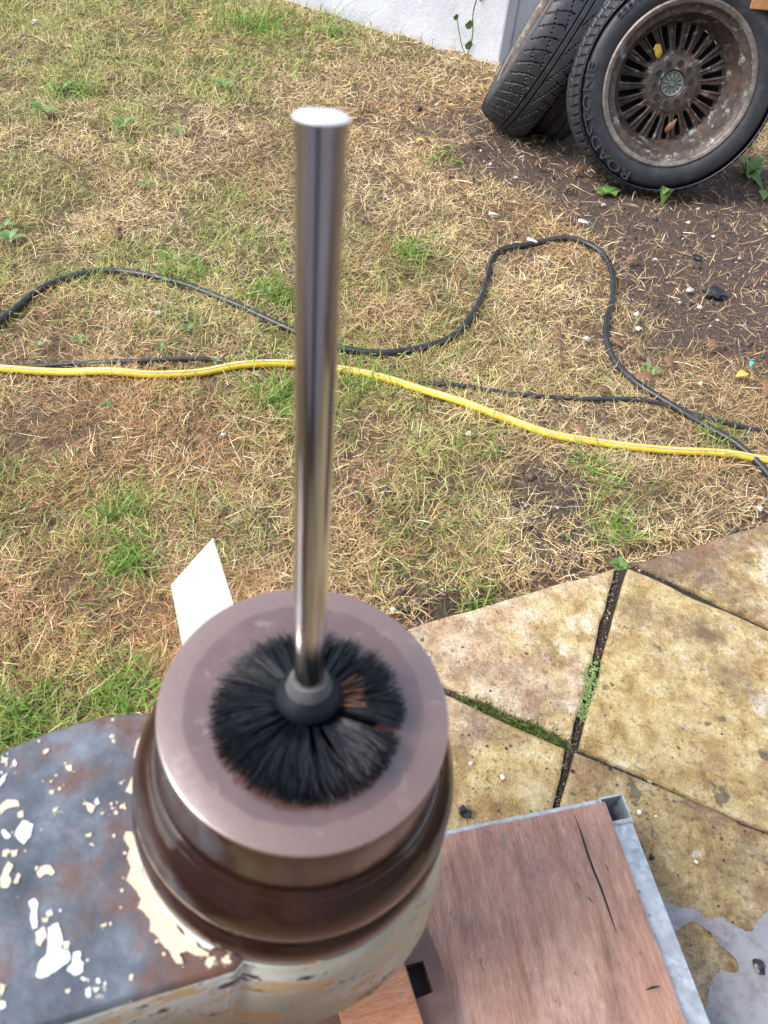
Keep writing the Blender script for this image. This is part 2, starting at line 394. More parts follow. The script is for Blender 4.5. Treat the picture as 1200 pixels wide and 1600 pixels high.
def blobs(L, x, y):
    s = 0
    for px, py, r, wt in L:
        p = onz(px, py); s = s + wt*np.exp(-((x-p.x)**2+(y-p.y)**2)/(r*r))
    return s
def soilf(x, y): return np.clip(blobs(SOIL, x, y)*(.55+.9*fbm(x, y, 6, 3)), 0, 1)
def greenf(x, y): return np.clip(blobs(GREEN, x, y)*np.clip(2.6*fbm(x+9, y, 6, 4)-.55, .1, 1.8) + np.clip(fbm(x+4, y+3, 4.2, 4)-.54, 0, 1)*1.0 + .02, 0, 1)

nx, ny = 300, 300
gx = np.concatenate([[-60, -25, -10, -6], np.linspace(-4, 4, nx), [6, 10, 25, 60]]); gy = np.concatenate([[-60, -25, -8], np.linspace(-3, 6.2, ny), [8, 12, 25, 60]])
XX, YY = np.meshgrid(gx, gy); ZZ = gz(XX, YY)
V = np.stack([XX, YY, ZZ], -1).reshape(-1, 3)
W_ = len(gx); idx = np.arange(len(gx)*len(gy)).reshape(len(gy), W_)
F = np.stack([idx[:-1, :-1], idx[:-1, 1:], idx[1:, 1:], idx[1:, :-1]], -1).reshape(-1, 4)
me = np_mesh('lawn', V, F)
at = me.attributes.new('bare', 'FLOAT', 'POINT'); at.data.foreach_set('value', soilf(V[:, 0], V[:, 1]).astype(np.float32))
lawn = tag(link('lawn', me, MG, None, True), kind='structure')

# ------------------------------------------------------------ patio of riven slabs
patio = tag(empty('patio'), kind='structure')
def ragged(pts, step=.03, amp=.0022, seed=0):
    r = random.Random(seed); out = []
    for a, b in zip(pts, pts[1:]+pts[:1]):
        d = b-a; n = max(1, int(d.length/step)); nrm = Vector((-d.y, d.x)).normalized() if d.length else Vector((0, 0))
        for k in range(n):
            q = a+d*(k/n)
            if k: q = q+nrm*r.uniform(-amp, amp)
            out.append(q)
    return out
def slab(pix, mat, dz=0, seed=0):
    z = SLAB_Z+dz
    pts = [onz(x, y, z).to_2d() if not isinstance(x, str) else Vector(y) for x, y in pix]
    o = prism('slab', ragged(pts, .03, .0022, seed), -.012, z, mat, patio, .005, 2)
    return o
slab([(585, 1000), (642, 980), (800, 933), (962, 886), (893, 1159), (800, 1116), (695, 1069), (600, 1030)], MSLAB[0], 0, 1)
slab([(982, 887), (1200, 984), (1420, 1080), (1420, 1388), (1200, 1296), (905, 1169)], MSLAB[1], .001, 2)
slab([(992, 879), (1100, 848), (1200, 815), (1420, 745), (1420, 1071), (1200, 977)], MSLAB[4], -.001, 3)
slab([(600, 1046), (700, 1085), (884, 1169), (866, 1255), (835, 1420), ('w', (.0, .24)), ('w', (-.05, .5))], MSLAB[3], -.001, 4)
slab([(899, 1174), (1200, 1302), (1420, 1395), ('w', (.9, .02)), ('w', (.26, .02)), (845, 1420), (876, 1255)], MSLAB[5], -.003, 5)
for i, (x0, x1) in enumerate(((-.34, .245), (.255, .86), (.87, 1.45))):
    for j in range(3):
        y1 = .012-j*.61
        slab([('w', (x0, y1-.6)), ('w', (x1, y1-.6)), ('w', (x1, y1)), ('w', (x0, y1))], MSLAB[(i+2*j+1) % 4], 0, 10+i*3+j)
jp = [(PE[0, 0]+.02, PE[0, 1]-.03)] + [(p.x, p.y-.012) for p in patio_edge[1:]] + [(1.6, -.3), (1.6, -1.9), (-.36, -1.9), (-.36, .0), (-.06, .02)]
o = prism('joint_bed', [Vector(p) for p in jp], -.03, .018, MJOINT, patio); tag(o, kind='structure')

# puddle on the slab beside the frame, pale grey-lilac in its base colour
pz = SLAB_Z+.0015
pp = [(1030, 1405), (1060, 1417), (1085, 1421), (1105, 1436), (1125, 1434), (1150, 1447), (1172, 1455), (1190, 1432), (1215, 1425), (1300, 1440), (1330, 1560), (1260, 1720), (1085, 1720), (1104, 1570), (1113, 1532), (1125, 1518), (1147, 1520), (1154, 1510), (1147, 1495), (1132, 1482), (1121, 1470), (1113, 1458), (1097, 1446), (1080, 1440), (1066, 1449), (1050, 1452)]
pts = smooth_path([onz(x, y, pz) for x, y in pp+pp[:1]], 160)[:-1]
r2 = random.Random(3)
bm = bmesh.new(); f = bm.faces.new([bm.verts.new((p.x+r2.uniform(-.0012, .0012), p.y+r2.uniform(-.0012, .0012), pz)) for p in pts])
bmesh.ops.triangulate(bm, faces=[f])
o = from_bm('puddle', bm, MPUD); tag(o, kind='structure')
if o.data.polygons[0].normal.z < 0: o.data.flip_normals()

# ------------------------------------------------------------ garden wall
wa, wb = onz(430, 0), onz(741, 89)
wd = (wb-wa).normalized(); wn = Vector((-wd.y, wd.x, 0))        # away from the camera
wall = tag(empty('garden_wall', wb), 'rough white painted concrete garden wall with a post behind the tyres', 'wall')
def wall_part(name, a, b, th, h, off=0):
    bm = bmesh.new(); d = (b-a); L = d.length; ang = math.atan2(d.y, d.x)
    mid = (a+b)/2-wb
    n = Vector((-d.y, d.x, 0)).normalized()
    add_box(bm, mid+n*(th/2+off)+Vector((0, 0, h/2-.1)), (L, th, h+.2), Matrix.Rotation(ang, 3, 'Z'), .008)
    return from_bm(name, bm, MWALL, wall)
post_e = wb+wd*.125
wall_part('panel', wa-wd*4.2, wb-wd*.003, .06, 1.7)
wall_part('post', wb, post_e, .12, 1.8, -.035)
e2 = Vector((.95, .3, 0)).normalized()
wall_part('panel', post_e+wn*.05+wd*.004, post_e+wn*.05+e2*4, .06, 1.7)

# unseen wall with dark middle, added behind the camera to streak the handle's reflection
refl_wall = tag(empty('added_reflection_wall', (0, -1.15, 0)), 'unseen wall with a dark middle, added behind the camera for reflections in the steel handle', 'wall')
def refl_part(name, x0, x1, z0, z1, y, th, mat):
    bm = bmesh.new(); add_box(bm, Vector(((x0+x1)/2, y-th/2, (z0+z1)/2)), (x1-x0, th, z1-z0), None, .006); return from_bm(name, bm, mat, refl_wall)
MREFL = mat_simple('reflection_wall_mauve_grey', (.36, .32, .33), .9, 0, .15, 60, .4); MREFLDARK = mat_simple('reflection_strip_dark_navy', (.02, .022, .035), .4, 0, .2, 40, .1)
refl_part('added_wall_panel', -2.2, -.30, -.05, 2.6, 0, .2, MREFL); refl_part('added_wall_panel', .10, 4.0, -.05, 2.6, 0, .2, MREFL); refl_part('added_lintel', -.297, .097, 2.05, 2.6, 0, .2, MREFL)
dr = refl_part('added_door', -.295, .095, .03, 2.045, -.06, .05, MREFLDARK)
for z0, z1 in ((.2, .9), (1.05, 1.9)): refl_part('added_door_panel', -.22, .02, z0, z1, -.052, .012, MREFLDARK)
refl_part('added_doorstep', -.4, .2, -.01, .1, .16, .15, MIRON)

# ------------------------------------------------------------ wheels
def tyre_mesh(name, R, rin, W, pattern, seg=720):
    """axis = Z, outer face towards +Z"""
    # profile parameter list (r, z, tread?) from outer bead over tread to inner bead
    prof = []
    for k in range(12):                                            # outer sidewall
        t = k/11; r = rin+(R-.018-rin)*t
        z = W*.40+W*.085*math.sin(math.pi*min(1, t*1.02))**.8*(1 if t < .9 else .97)
        prof.append((r, z-(.012*max(0, t-.82)/.18), 0))
    nt_ = 44
    for k in range(nt_+1):
        t = k/nt_; z = W*.46*(1-2*t); e = abs(1-2*t)
        prof.append((R-.012*e**5-.003*e*e, z, 1))
    for k in range(12):
        t = 1-k/11; r = rin+(R-.018-rin)*t
        z = W*.40+W*.085*math.sin(math.pi*min(1, t*1.02))**.8
        prof.append((r, -z, 0))
    prof.append((rin-.004, -W*.36, 0)); prof.append((rin-.004, W*.36, 0))
    n = len(prof); pr = np.array(prof)
    a = np.arange(seg)*2*np.pi/seg
    A, Rr = np.meshgrid(a, pr[:, 0], indexing='ij'); Zz = np.tile(pr[:, 1], (seg, 1)); T = np.tile(pr[:, 2], (seg, 1))
    zn = Zz/(W*.46)
    depth = pattern(A, zn)*T*.0055
    # shoulder lugs cut a little into the sidewall
    Rr = Rr-depth
    V = np.stack([Rr*np.cos(A), Rr*np.sin(A), Zz], -1).reshape(-1, 3)
    idx = np.arange(seg*n).reshape(seg, n); i2 = np.roll(idx, -1, 0)
    F = np.stack([idx, i2, np.roll(i2, -1, 1), np.roll(idx, -1, 1)], -1).reshape(-1, 4)
    me = np_mesh(name, V, F)
    me.polygons.foreach_set('use_smooth', [True]*len(me.polygons)); me.set_sharp_from_angle(angle=R_(40))
    return me
def groove(x, wd_): return (np.abs(((x+.5) % 1.0)-.5) < wd_).astype(float)
def pat_front(A, z):
    g = np.maximum.reduce([np.abs(z-c) < .05 for c in (-.5, 0, .5)]).astype(float)
    l = groove(A*72/(2*np.pi)+np.sign(z)*.25+z*.7, .13)*(np.abs(z) > .28)
    return np.maximum(g, l)
def pat_left(A, z):
    g = np.maximum.reduce([np.abs(z-c) < .022 for c in (.02, -.22)]).astype(float)
    outer = groove(A*54/(2*np.pi)+.35*(z-.1)**2*4, .045)*(z > .10)*(z < .97)
    diag = groove(A*18/(2*np.pi)-z*2.1, .02)*(z > .1)*(z < .75)
    inner = groove(A*24/(2*np.pi)+z*2.6, .03)*(z < -.28)*(z > -.95)
    inn2 = groove(A*60/(2*np.pi)-z*.5+.3, .045)*(z < -.62)
    return np.maximum.reduce([g, outer, diag*.9, inner, inn2])
def pat_mid(A, z):
    g = np.maximum.reduce([np.abs(z-c) < .04 for c in (.55, .15, -.25, -.6)]).astype(float)
    l = groove(A*84/(2*np.pi)+z*.3, .08)*(z > .55)
    l2 = groove(A*84/(2*np.pi)+z*1.2, .045)*(z < .1)*(z > -.9)
    return np.maximum.reduce([g, l, l2*.7])
def arc_text(s, a0, a1, r, z, h, parent, ext=.0012):
    cu = bpy.data.curves.new('lettering', 'FONT'); cu.body = s; cu.size = 1; cu.extrude = .02; cu.resolution_u = 2
    t = bpy.data.objects.new('lettering', cu); COL.objects.link(t)
    dg = bpy.context.evaluated_depsgraph_get(); me = bpy.data.meshes.new_from_object(t.evaluated_get(dg))
    bpy.data.objects.remove(t); n = len(me.vertices); c = np.empty(n*3, np.float32); me.vertices.foreach_get('co', c); c = c.reshape(-1, 3)
    x0, x1 = c[:, 0].min(), c[:, 0].max(); y1 = c[:, 1].max()
    u = (c[:, 0]-x0)/(x1-x0); rr = r+c[:, 1]/y1*h; a = np.radians(a0+(a1-a0)*u)
    zz = z+np.where(c[:, 2] > 0, ext, -.004)-((rr-(r+h/2))/.05)**2*.004
    me.vertices.foreach_set('co', np.stack([rr*np.cos(a), rr*np.sin(a), zz], -1).astype(np.float32).ravel()); me.update()
    return link('lettering', me, MRUBL, parent)
MRUBL = mat_simple('scuffed_raised_rubber', (.034, .037, .047), .5, 0, .3, 90, .1)
def make_rim(parent, rin, W, spokes=22):
    zf = W*.40
    rim = lathe('rim', [(rin-.002, zf-.012), (rin+.004, zf+.004), (rin+.010, zf+.010), (rin+.006, zf+.013), (rin-.004, zf+.010), (rin-.009, zf+.002), (rin-.018, zf-.004), (rin-.026, zf-.006), (rin-.030, zf-.02), (rin-.037, zf-.045),
                        (rin-.045, zf-.062), (rin-.050, zf-.072), (rin-.052, zf-.080), (rin-.046, zf-.088), (rin-.036, -W*.38), (rin-.008, -W*.40), (rin-.006, -W*.30)], MRIM, parent, 96)
    lathe('rim_lip', [(rin+.0108, zf+.0095), (rin+.0108, zf+.0108), (rin+.0062, zf+.0138), (rin-.0030, zf+.0112), (rin-.0048, zf+.0095)], MLIP, rim, 96)
    zs = zf-.066
    for k in range(spokes):
        a = 2*math.pi*(k+.5)/spokes; bm = bmesh.new()
        r0, r1 = .066, rin-.044
        w0, w1 = .0065, .0125
        pts = []
        for r, ww, zz in ((r0, w0, zs+.004), (r0+.03, w0*1.05, zs+.003), (r1-.02, w1*.85, zs-.003), (r1, w1*1.15, zs-.006)):
            pts.append([bm.verts.new((r, s*ww*q, zz-dz)) for s, q, dz in ((-1, 1, .016), (-1, 1, .002), (-1, .55, 0), (-1, .32, .005), (1, .32, .005), (1, .55, 0), (1, 1, .002), (1, 1, .016))])
        for p, q in zip(pts[:-1], pts[1:]):
            for i in range(8): bm.faces.new((p[i], p[(i+1) % 8], q[(i+1) % 8], q[i]))
        bmesh.ops.rotate(bm, verts=bm.verts, cent=(0, 0, 0), matrix=Matrix.Rotation(a, 3, 'Z'))
        from_bm('spoke', bm, MRIM, rim)
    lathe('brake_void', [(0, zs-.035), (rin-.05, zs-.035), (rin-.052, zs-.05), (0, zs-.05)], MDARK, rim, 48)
    hub = lathe('hub', [(.033, zs-.02), (.033, zs+.004), (.036, zs+.008), (.066, zs+.008), (.071, zs+.005), (.084, zs-.001), (.090, zs-.012), (.088, zs-.03), (.033, zs-.03)], MRIM, rim, 72)
    for k in range(10):
        a = 2*math.pi*(k+.3)/10; big = k % 2
        o = lathe('bolt_hole', [(0, zs+.0086), (.0062 if not big else .0045, zs+.0086), (.0078 if not big else .0088, zs+.0092), (.0095 if not big else .0105, zs+.0082)], MDARK if not big else MRIM, rim, 16)
        o.location = (.051*math.cos(a), .051*math.sin(a), .0)
        if big: 
            q = lathe('bolt_hole', [(0, zs+.0092), (.0068, zs+.0092), (.0072, zs+.0086)], MDARK, rim, 14); q.location = o.location
    cap = lathe('centre_cap', [(0, zs+.004), (.006, zs+.004), (.0065, zs+.002), (.026, zs+.001), (.029, zs+.0045), (.031, zs+.0045), (.0325, zs-.004)], MCAP, rim, 48)
    bm = bmesh.new()
    for k in range(12):
        a = math.pi*2*k/12
        add_box(bm, Vector((.0165*math.cos(a), .0165*math.sin(a), zs+.0015)), (.02, .0014, .003), Matrix.Rotation(a, 3, 'Z'))
    from_bm('cap_rib', bm, MDARK, rim)
    return rim
def basis(axis, up):
    z = axis.normalized(); x = up.cross(z)
    y = z.cross(x.normalized()); x = y.cross(z)
    return Matrix((x, y, z)).transposed()
def wheel(loc_contact, axis, R, rin, W, pattern, label, spin=0, rim=True):
    axis = axis.normalized()
    up = (Vector((0, 0, 1))-axis*axis.z).normalized()
    q = basis(axis, up) @ Matrix.Rotation(spin, 3, 'Z')
    low = W*.46*abs(axis.z)
    zc = R*up.z+low-.016
    c = loc_contact + Vector((up.x, up.y, 0))*R; c.z = zc
    root = empty('car_wheel', c); root.rotation_euler = q.to_euler()
    tag(root, label, 'wheel', 'old car wheels leaning by the garden wall')
    t = link('tyre', tyre_mesh('tyre', R, rin, W, pattern), MRUB, root)
    if rim: make_rim(root, rin, W)
    return root, t
CN = ray(1060, 134); CN = Vector(CN)
ax = Vector((.03, -1.0, .24))
# front wheel: contact point found from the face centre
axn = ax.normalized(); upv = (Vector((0, 0, 1))-axn*axn.z).normalized()
RW, WW = .290, .200
zc = RW*upv.z+WW*.46*axn.z-.016
tt = ((zc+axn.z*WW*.4)-CAMH)/CN.z
face = Vector((0, 0, CAMH))+CN*tt
ctr = face-axn*WW*.4
cont = ctr-Vector((upv.x, upv.y, 0))*RW; cont.z = 0
fw, ft = wheel(cont, ax, RW, .198, WW, pat_front, 'car wheel with corroded multi-spoke alloy rim facing out and raised sidewall lettering')
arc_text('ROADSTONE', 252, 172, .240, WW*.487, .025, ft)
arc_text('225/55 R16', 146, 112, .246, WW*.487, .015, ft)
arc_text('2000', 28, 4, .242, WW*.487, .025, ft)
lathe('sidewall_ring', [(.269, WW*.452), (.271, WW*.464), (.273, WW*.452)], MRUB, ft, 120)
c2 = onz(783, 172, .05)
wheel(c2, Vector((-.91, .125, .41)), .315, .20, .17, pat_left, 'worn car wheel leaning furthest along, its slanted tread towards the lawn, beside the wall post', R_(10))
c3 = onz(862, 193, .05)
wheel(c3+Vector((-.045, .075, 0)), Vector((-.93, .13, .34)), .285, .185, .205, pat_mid, 'car wheel squeezed in between the two other leaning wheels', R_(40))

# piece of orange wood behind the wheel
bm = bmesh.new(); rw_ = Vector(ray(1201, -20)); cw_ = Vector((0, 0, CAMH)); pw = cw_+rw_*((face+axn*.035-cw_).dot(axn)/rw_.dot(axn))
add_box(bm, Vector((.22, 0, .0)), (.5, .02, .10), None, .003)
o = from_bm('wooden_board', bm, MWOOD); o.location = (pw.x, pw.y, pw.z); o.rotation_euler = (R_(10), R_(-4), R_(-12))
tag(o, 'orange brown wooden board resting against the top of the alloy wheel', 'board')
WB = o

# ------------------------------------------------------------ hoses
def hose(name, pix, rad, mat, n=160, lift=None, parent=None, z_add=0.0):
    P = []
    for i, p in enumerate(pix):
        g = G(p[0], p[1]); g.z += rad*.9+.003+z_add+(p[2] if len(p) > 2 else 0); P.append(g)
    pts = smooth_path(P, n)
    return tube(name, pts, rad, mat, parent, 12)
o = hose('black_hose', [(-260, 620), (-120, 575), (0, 498), (60, 453), (110, 431), (165, 425), (225, 434), (290, 452), (370, 487), (450, 523), (520, 550), (590, 561), (660, 550), (710, 527), (742, 490), (757, 450), (766, 415), (785, 393), (830, 384), (885, 384), (930, 400), (952, 428), (955, 470), (945, 515), (953, 560), (985, 605), (1040, 640), (1100, 672), (1150, 702), (1200, 748), (1260, 820), (1330, 860)], .0072, MHOSE, 260)
tag(o, 'thick black rubber hose looping across the dry lawn', 'hose')
o = hose('black_cable', [(-200, 560, .0), (-60, 566, 0), (40, 567, 0), (130, 567, 0), (200, 570, 0), (300, 566, 0), (360, 568, -.01), (420, 572, 0), (520, 585, -.014), (620, 598, -.014), (710, 606, -.002), (800, 619, 0), (900, 628, 0), (1000, 635, 0), (1080, 652, 0), (1140, 668, 0), (1200, 679, -.004), (1330, 700, 0)], .0046, MCABLE, 220)
tag(o, 'thin dark cable half buried in straw behind the yellow hose', 'cable')
ypx = [(-250, 556), (-100, 568), (0, 573), (90, 579), (170, 588), (240, 593), (310, 589), (380, 582), (450, 580), (520, 584), (590, 598), (660, 618), (720, 638), (790, 664), (860, 687), (920, 698), (980, 706), (1050, 711), (1110, 713), (1150, 718), (1200, 725), (1330, 742)]
yh = hose('yellow_hose', ypx, .0082, MYEL, 220)
tag(yh, 'yellow garden hose with grey stripe lying across the lawn', 'hose')
P = []
for p in ypx:
    g = G(*p); g.z += .0082*.9+.003; P.append(g+Vector((0, -.0030, .0072)))
st = tube('stripe', smooth_path(P, 220), .0018, mat_simple('grey_stripe', (.42, .40, .36), .4, 0, .1, 60, 0), yh, 6)

# ------------------------------------------------------------ bench frame, plywood
BZ = .12
P_far = [onz(705, 1293, BZ), onz(945, 1244, BZ)]
cor = onz(972, 1240, BZ); rt = onz(1112, 1600, BZ)
ey = (rt-cor); ey.z = 0; ey.normalize(); ex = (P_far[0]-P_far[1]); ex.z = 0; ex.normalize()
print('frame angle', math.degrees(math.acos(ey.dot(ex))))
TW = .031
frame = tag(empty('steel_frame', (cor.x, cor.y, 0)), 'low galvanised box section steel frame with open corner tube, under the plywood', 'frame')
FL, FWd = .62, .52
def L2W(u, v, z=0): return ex*u+ey*v+Vector((0, 0, z))   # relative to the frame corner
ang = math.atan2(-ex.y, -ex.x)
def box_tube(name, a, b, hz0, hz1, wid):
    bm = bmesh.new(); d = b-a; L = d.length; an = math.atan2(d.y, d.x); m = (a+b)/2
    add_box(bm, Vector((m.x, m.y, (hz0+hz1)/2)), (L, wid, hz1-hz0), Matrix.Rotation(an, 3, 'Z'), .0025)
    return from_bm(name, bm, MGALV, frame)
def open_post(u, v):
    bm = bmesh.new(); t = .002; h = TW/2
    rot = Matrix((( -ex.x, ey.x, 0), (-ex.y, ey.y, 0), (0, 0, 1)))
    outer = [(-h, -h), (h, -h), (h, h), (-h, h)]; inner = [(x*(1-2*t/TW), y*(1-2*t/TW)) for x, y in outer]
    c = L2W(u, v)
    def vv(p, z): return bm.verts.new(c+(-ex)*p[0]+ey*p[1]+Vector((0, 0, z)))
    o1 = [vv(p, BZ+.001) for p in outer]; o0 = [vv(p, .0) for p in outer]; i1 = [vv(p, BZ+.001) for p in inner]; i0 = [vv(p, .004) for p in inner]
    for k in range(4):
        j = (k+1) % 4
        bm.faces.new((o0[k], o0[j], o1[j], o1[k])); bm.faces.new((o1[k], o1[j], i1[j], i1[k])); bm.faces.new((i1[k], i1[j], i0[j], i0[k]))
    return from_bm('post', bm, MGALV, frame)
for u, v in ((TW/2, TW/2), (FWd, TW/2), (TW/2, FL), (FWd, FL)): open_post(u, v)
Z0 = BZ-TW
box_tube('rail', L2W(TW+.001, TW/2), L2W(FWd-TW/2-.001, TW/2), Z0, BZ-.001, TW)
box_tube('rail', L2W(TW+.001, FL), L2W(FWd-TW/2-.001, FL), Z0, BZ-.001, TW)
box_tube('rail', L2W(TW/2, TW+.001), L2W(TW/2, FL-TW/2-.001), Z0, BZ-.001, TW)
box_tube('rail', L2W(FWd, TW+.001), L2W(FWd, FL-TW/2-.001), Z0, BZ-.001, TW)
bm = bmesh.new()
for k in range(9): 
    p = L2W(TW*(k+.5)/9, TW+.001, BZ-.001); bmesh.ops.create_icosphere(bm, subdivisions=1, radius=.0024+.0006*random.random(), matrix=Matrix.Translation(p))
from_bm('weld_bead', bm, MGALV, frame)
PT = .010
c0 = cor
pl = [c0+L2W(u, v) for u, v in ((TW*.92, .008), (FWd+.01, .008), (FWd+.01, FL+.01), (TW*.98, FL+.01))]
ply = prism('plywood_sheet', ragged([p.to_2d() for p in pl], .02, .0006, 5), BZ, BZ+PT, MPLY, None, .001, 1)
tag(ply, 'weathered reddish plywood sheet with a long crack on the steel frame', 'plywood')
# the crack and gouges: recessed slivers
def sliver(pix, wmm, z, mat, parent, name):
    bm = bmesh.new(); P = [onz(x, y, z) for x, y in pix]; n = len(P); L = []; Rr = []
    for i, p in enumerate(P):
        t = (P[min(i+1, n-1)]-P[max(i-1, 0)]).normalized(); s = Vector((-t.y, t.x, 0)); ww = wmm*.0005*(math.sin(math.pi*(i+.15)/(n-.7))+.1)
        L.append(bm.verts.new(p+s*ww)); Rr.append(bm.verts.new(p-s*ww))
    for i in range(n-1): bm.faces.new((L[i], L[i+1], Rr[i+1], Rr[i]))
    o = from_bm(name, bm, mat, parent)
    if o.data.polygons[0].normal.z < 0: o.data.flip_normals()
    return o
sliver([(898, 1274), (904, 1290), (910, 1308), (917, 1330), (927, 1358), (938, 1385), (950, 1418), (957, 1440), (964, 1460)], 2.4, BZ+PT+.0006, MDARK, ply, 'crack')
sliver([(1009, 1547), (1020, 1543), (1032, 1541)], 2.2, BZ+PT+.0006, MDARK, ply, 'crack')
sliver([(915, 1400), (921, 1404), (928, 1411)], 1.0, BZ+PT+.0006, MDARK, ply, 'crack')

# ------------------------------------------------------------ old machine: column, casting with arm, stepped collar
ZD = .61
DC = onz(479, 1101, ZD)
mach = tag(empty('old_machine', (DC.x, DC.y, BZ+PT)), 'old iron machine with brown stepped collar and cream paint flaking off its casting', 'machine')
TILT = R_(3.5)
Tm = Matrix.Translation(DC) @ Matrix.Rotation(TILT, 4, 'Y') @ Matrix.Translation(-DC)
def place_tilted(o, loc):     # loc: world point before tilt; o gets parented to mach
    o.parent = mach
    o.matrix_world = Tm @ Matrix.Translation(loc)
    o.matrix_parent_inverse = Matrix.Identity(4)
    m = Matrix.Translation(-Vector(mach.location)) @ Tm @ Matrix.Translation(loc)
    o.matrix_basis = m
HR = .040
disc = lathe('cap_disc', [(HR, -.035), (HR, -.002), (HR+.002, 0), (.0655, 0), (.0675, -.0006), (.0798, -.0010), (.0808, -.0016), (.0813, -.0030), (.0800, -.0034), (HR, -.012)], MDISC, mach, 160)
place_tilted(disc, DC)
collar = lathe('collar', [(.07, -.0036), (.0806, -.0033), (.0812, -.006), (.0824, -.020), (.0838, -.036), (.0844, -.0425), (.0840, -.0450), (.0848, -.0470), (.0872, -.0485), (.0882, -.0505), (.0884, -.0525), (.0910, -.0550), (.0950, -.0605), (.0982, -.068), (.0998, -.075), (.1003, -.081), (.0998, -.083), (.0990, -.098), (.1005, -.100), (.1025, -.104), (.1032, -.112), (.1025, -.120), (.1005, -.124), (.08, -.125)], MCOL, mach, 160)
place_tilted(collar, DC)
# casting body: outline from the plate plane
PZ = .487
def onplate(x, y, dz=0): 
    # intersect pixel ray with the tilted plate plane
    n = (Tm.to_3x3() @ Vector((0, 0, 1))); p0 = Tm @ Vector((DC.x, DC.y, PZ+dz)); r = Vector(ray(x, y)); o = Vector((0, 0, CAMH))
    t = (p0-o).dot(n)/r.dot(n); return Tm.inverted() @ (o+r*t)
far = [onplate(x, y) for x, y in ((245, 1101), (180, 1113), (120, 1126), (60, 1146), (0, 1172), (-80, 1215))]
near = [onplate(x, y) for x, y in ((-60, 1640), (93, 1600), (180, 1572), (260, 1548), (330, 1527), (378, 1511))]
RB = .1015
def angc(p): return math.atan2(p.y-DC.y, p.x-DC.x)
a0 = angc(near[-1]); a1 = angc(far[0])
if a1 < a0: a1 += 2*math.pi
arc = [Vector((DC.x+RB*math.cos(a0+(a1-a0)*k/60), DC.y+RB*math.sin(a0+(a1-a0)*k/60), PZ)) for k in range(0, 61)]
fs = smooth_path([arc[-1]*.5+far[0]*.5]+far[1:], 24)[1:]
lend = [far[-1]+Vector((-.10, -.03, 0)), far[-1]+Vector((-.17, -.09, 0)), near[0]+Vector((-.10, -.03, 0)), near[0]+Vector((-.04, -.005, 0))]
ns = smooth_path(near, 24)[:-1]
outline = arc+fs+lend+ns
bm = bmesh.new()
top = bm.faces.new([bm.verts.new((p.x-DC.x, p.y-DC.y, 0)) for p in outline])
top.normal_update()
if top.normal.z < 0: top.normal_flip()
r = bmesh.ops.extrude_face_region(bm, geom=[top])
BH = .088
for v in [v for v in r['geom'] if isinstance(v, bmesh.types.BMVert)]:
    v.co.z = 0
# r['geom'] is the new top; old face is the bottom
for v in top.verts:
    v.co.z = -BH; rr_ = math.hypot(v.co.x, v.co.y)
    if rr_ < .108: v.co.x *= 1.17; v.co.y *= 1.17
    elif v.co.y < 0: v.co.y -= .016
bmesh.ops.recalc_face_normals(bm, faces=bm.faces)
es = [e for e in bm.edges if all(abs(v.co.z) < 1e-6 for v in e.verts)]
bmesh.ops.bevel(bm, geom=es, offset=.006, segments=4, affect='EDGES', profile=.5)
for f in bm.faces: 
    f.material_index = 0 if f.normal.z > .5 else 1; f.smooth = abs(f.normal.z) < .98
cast = from_bm('casting', bm, [MPLATE, MSIDE], mach)
place_tilted(cast, Vector((DC.x, DC.y, PZ)))
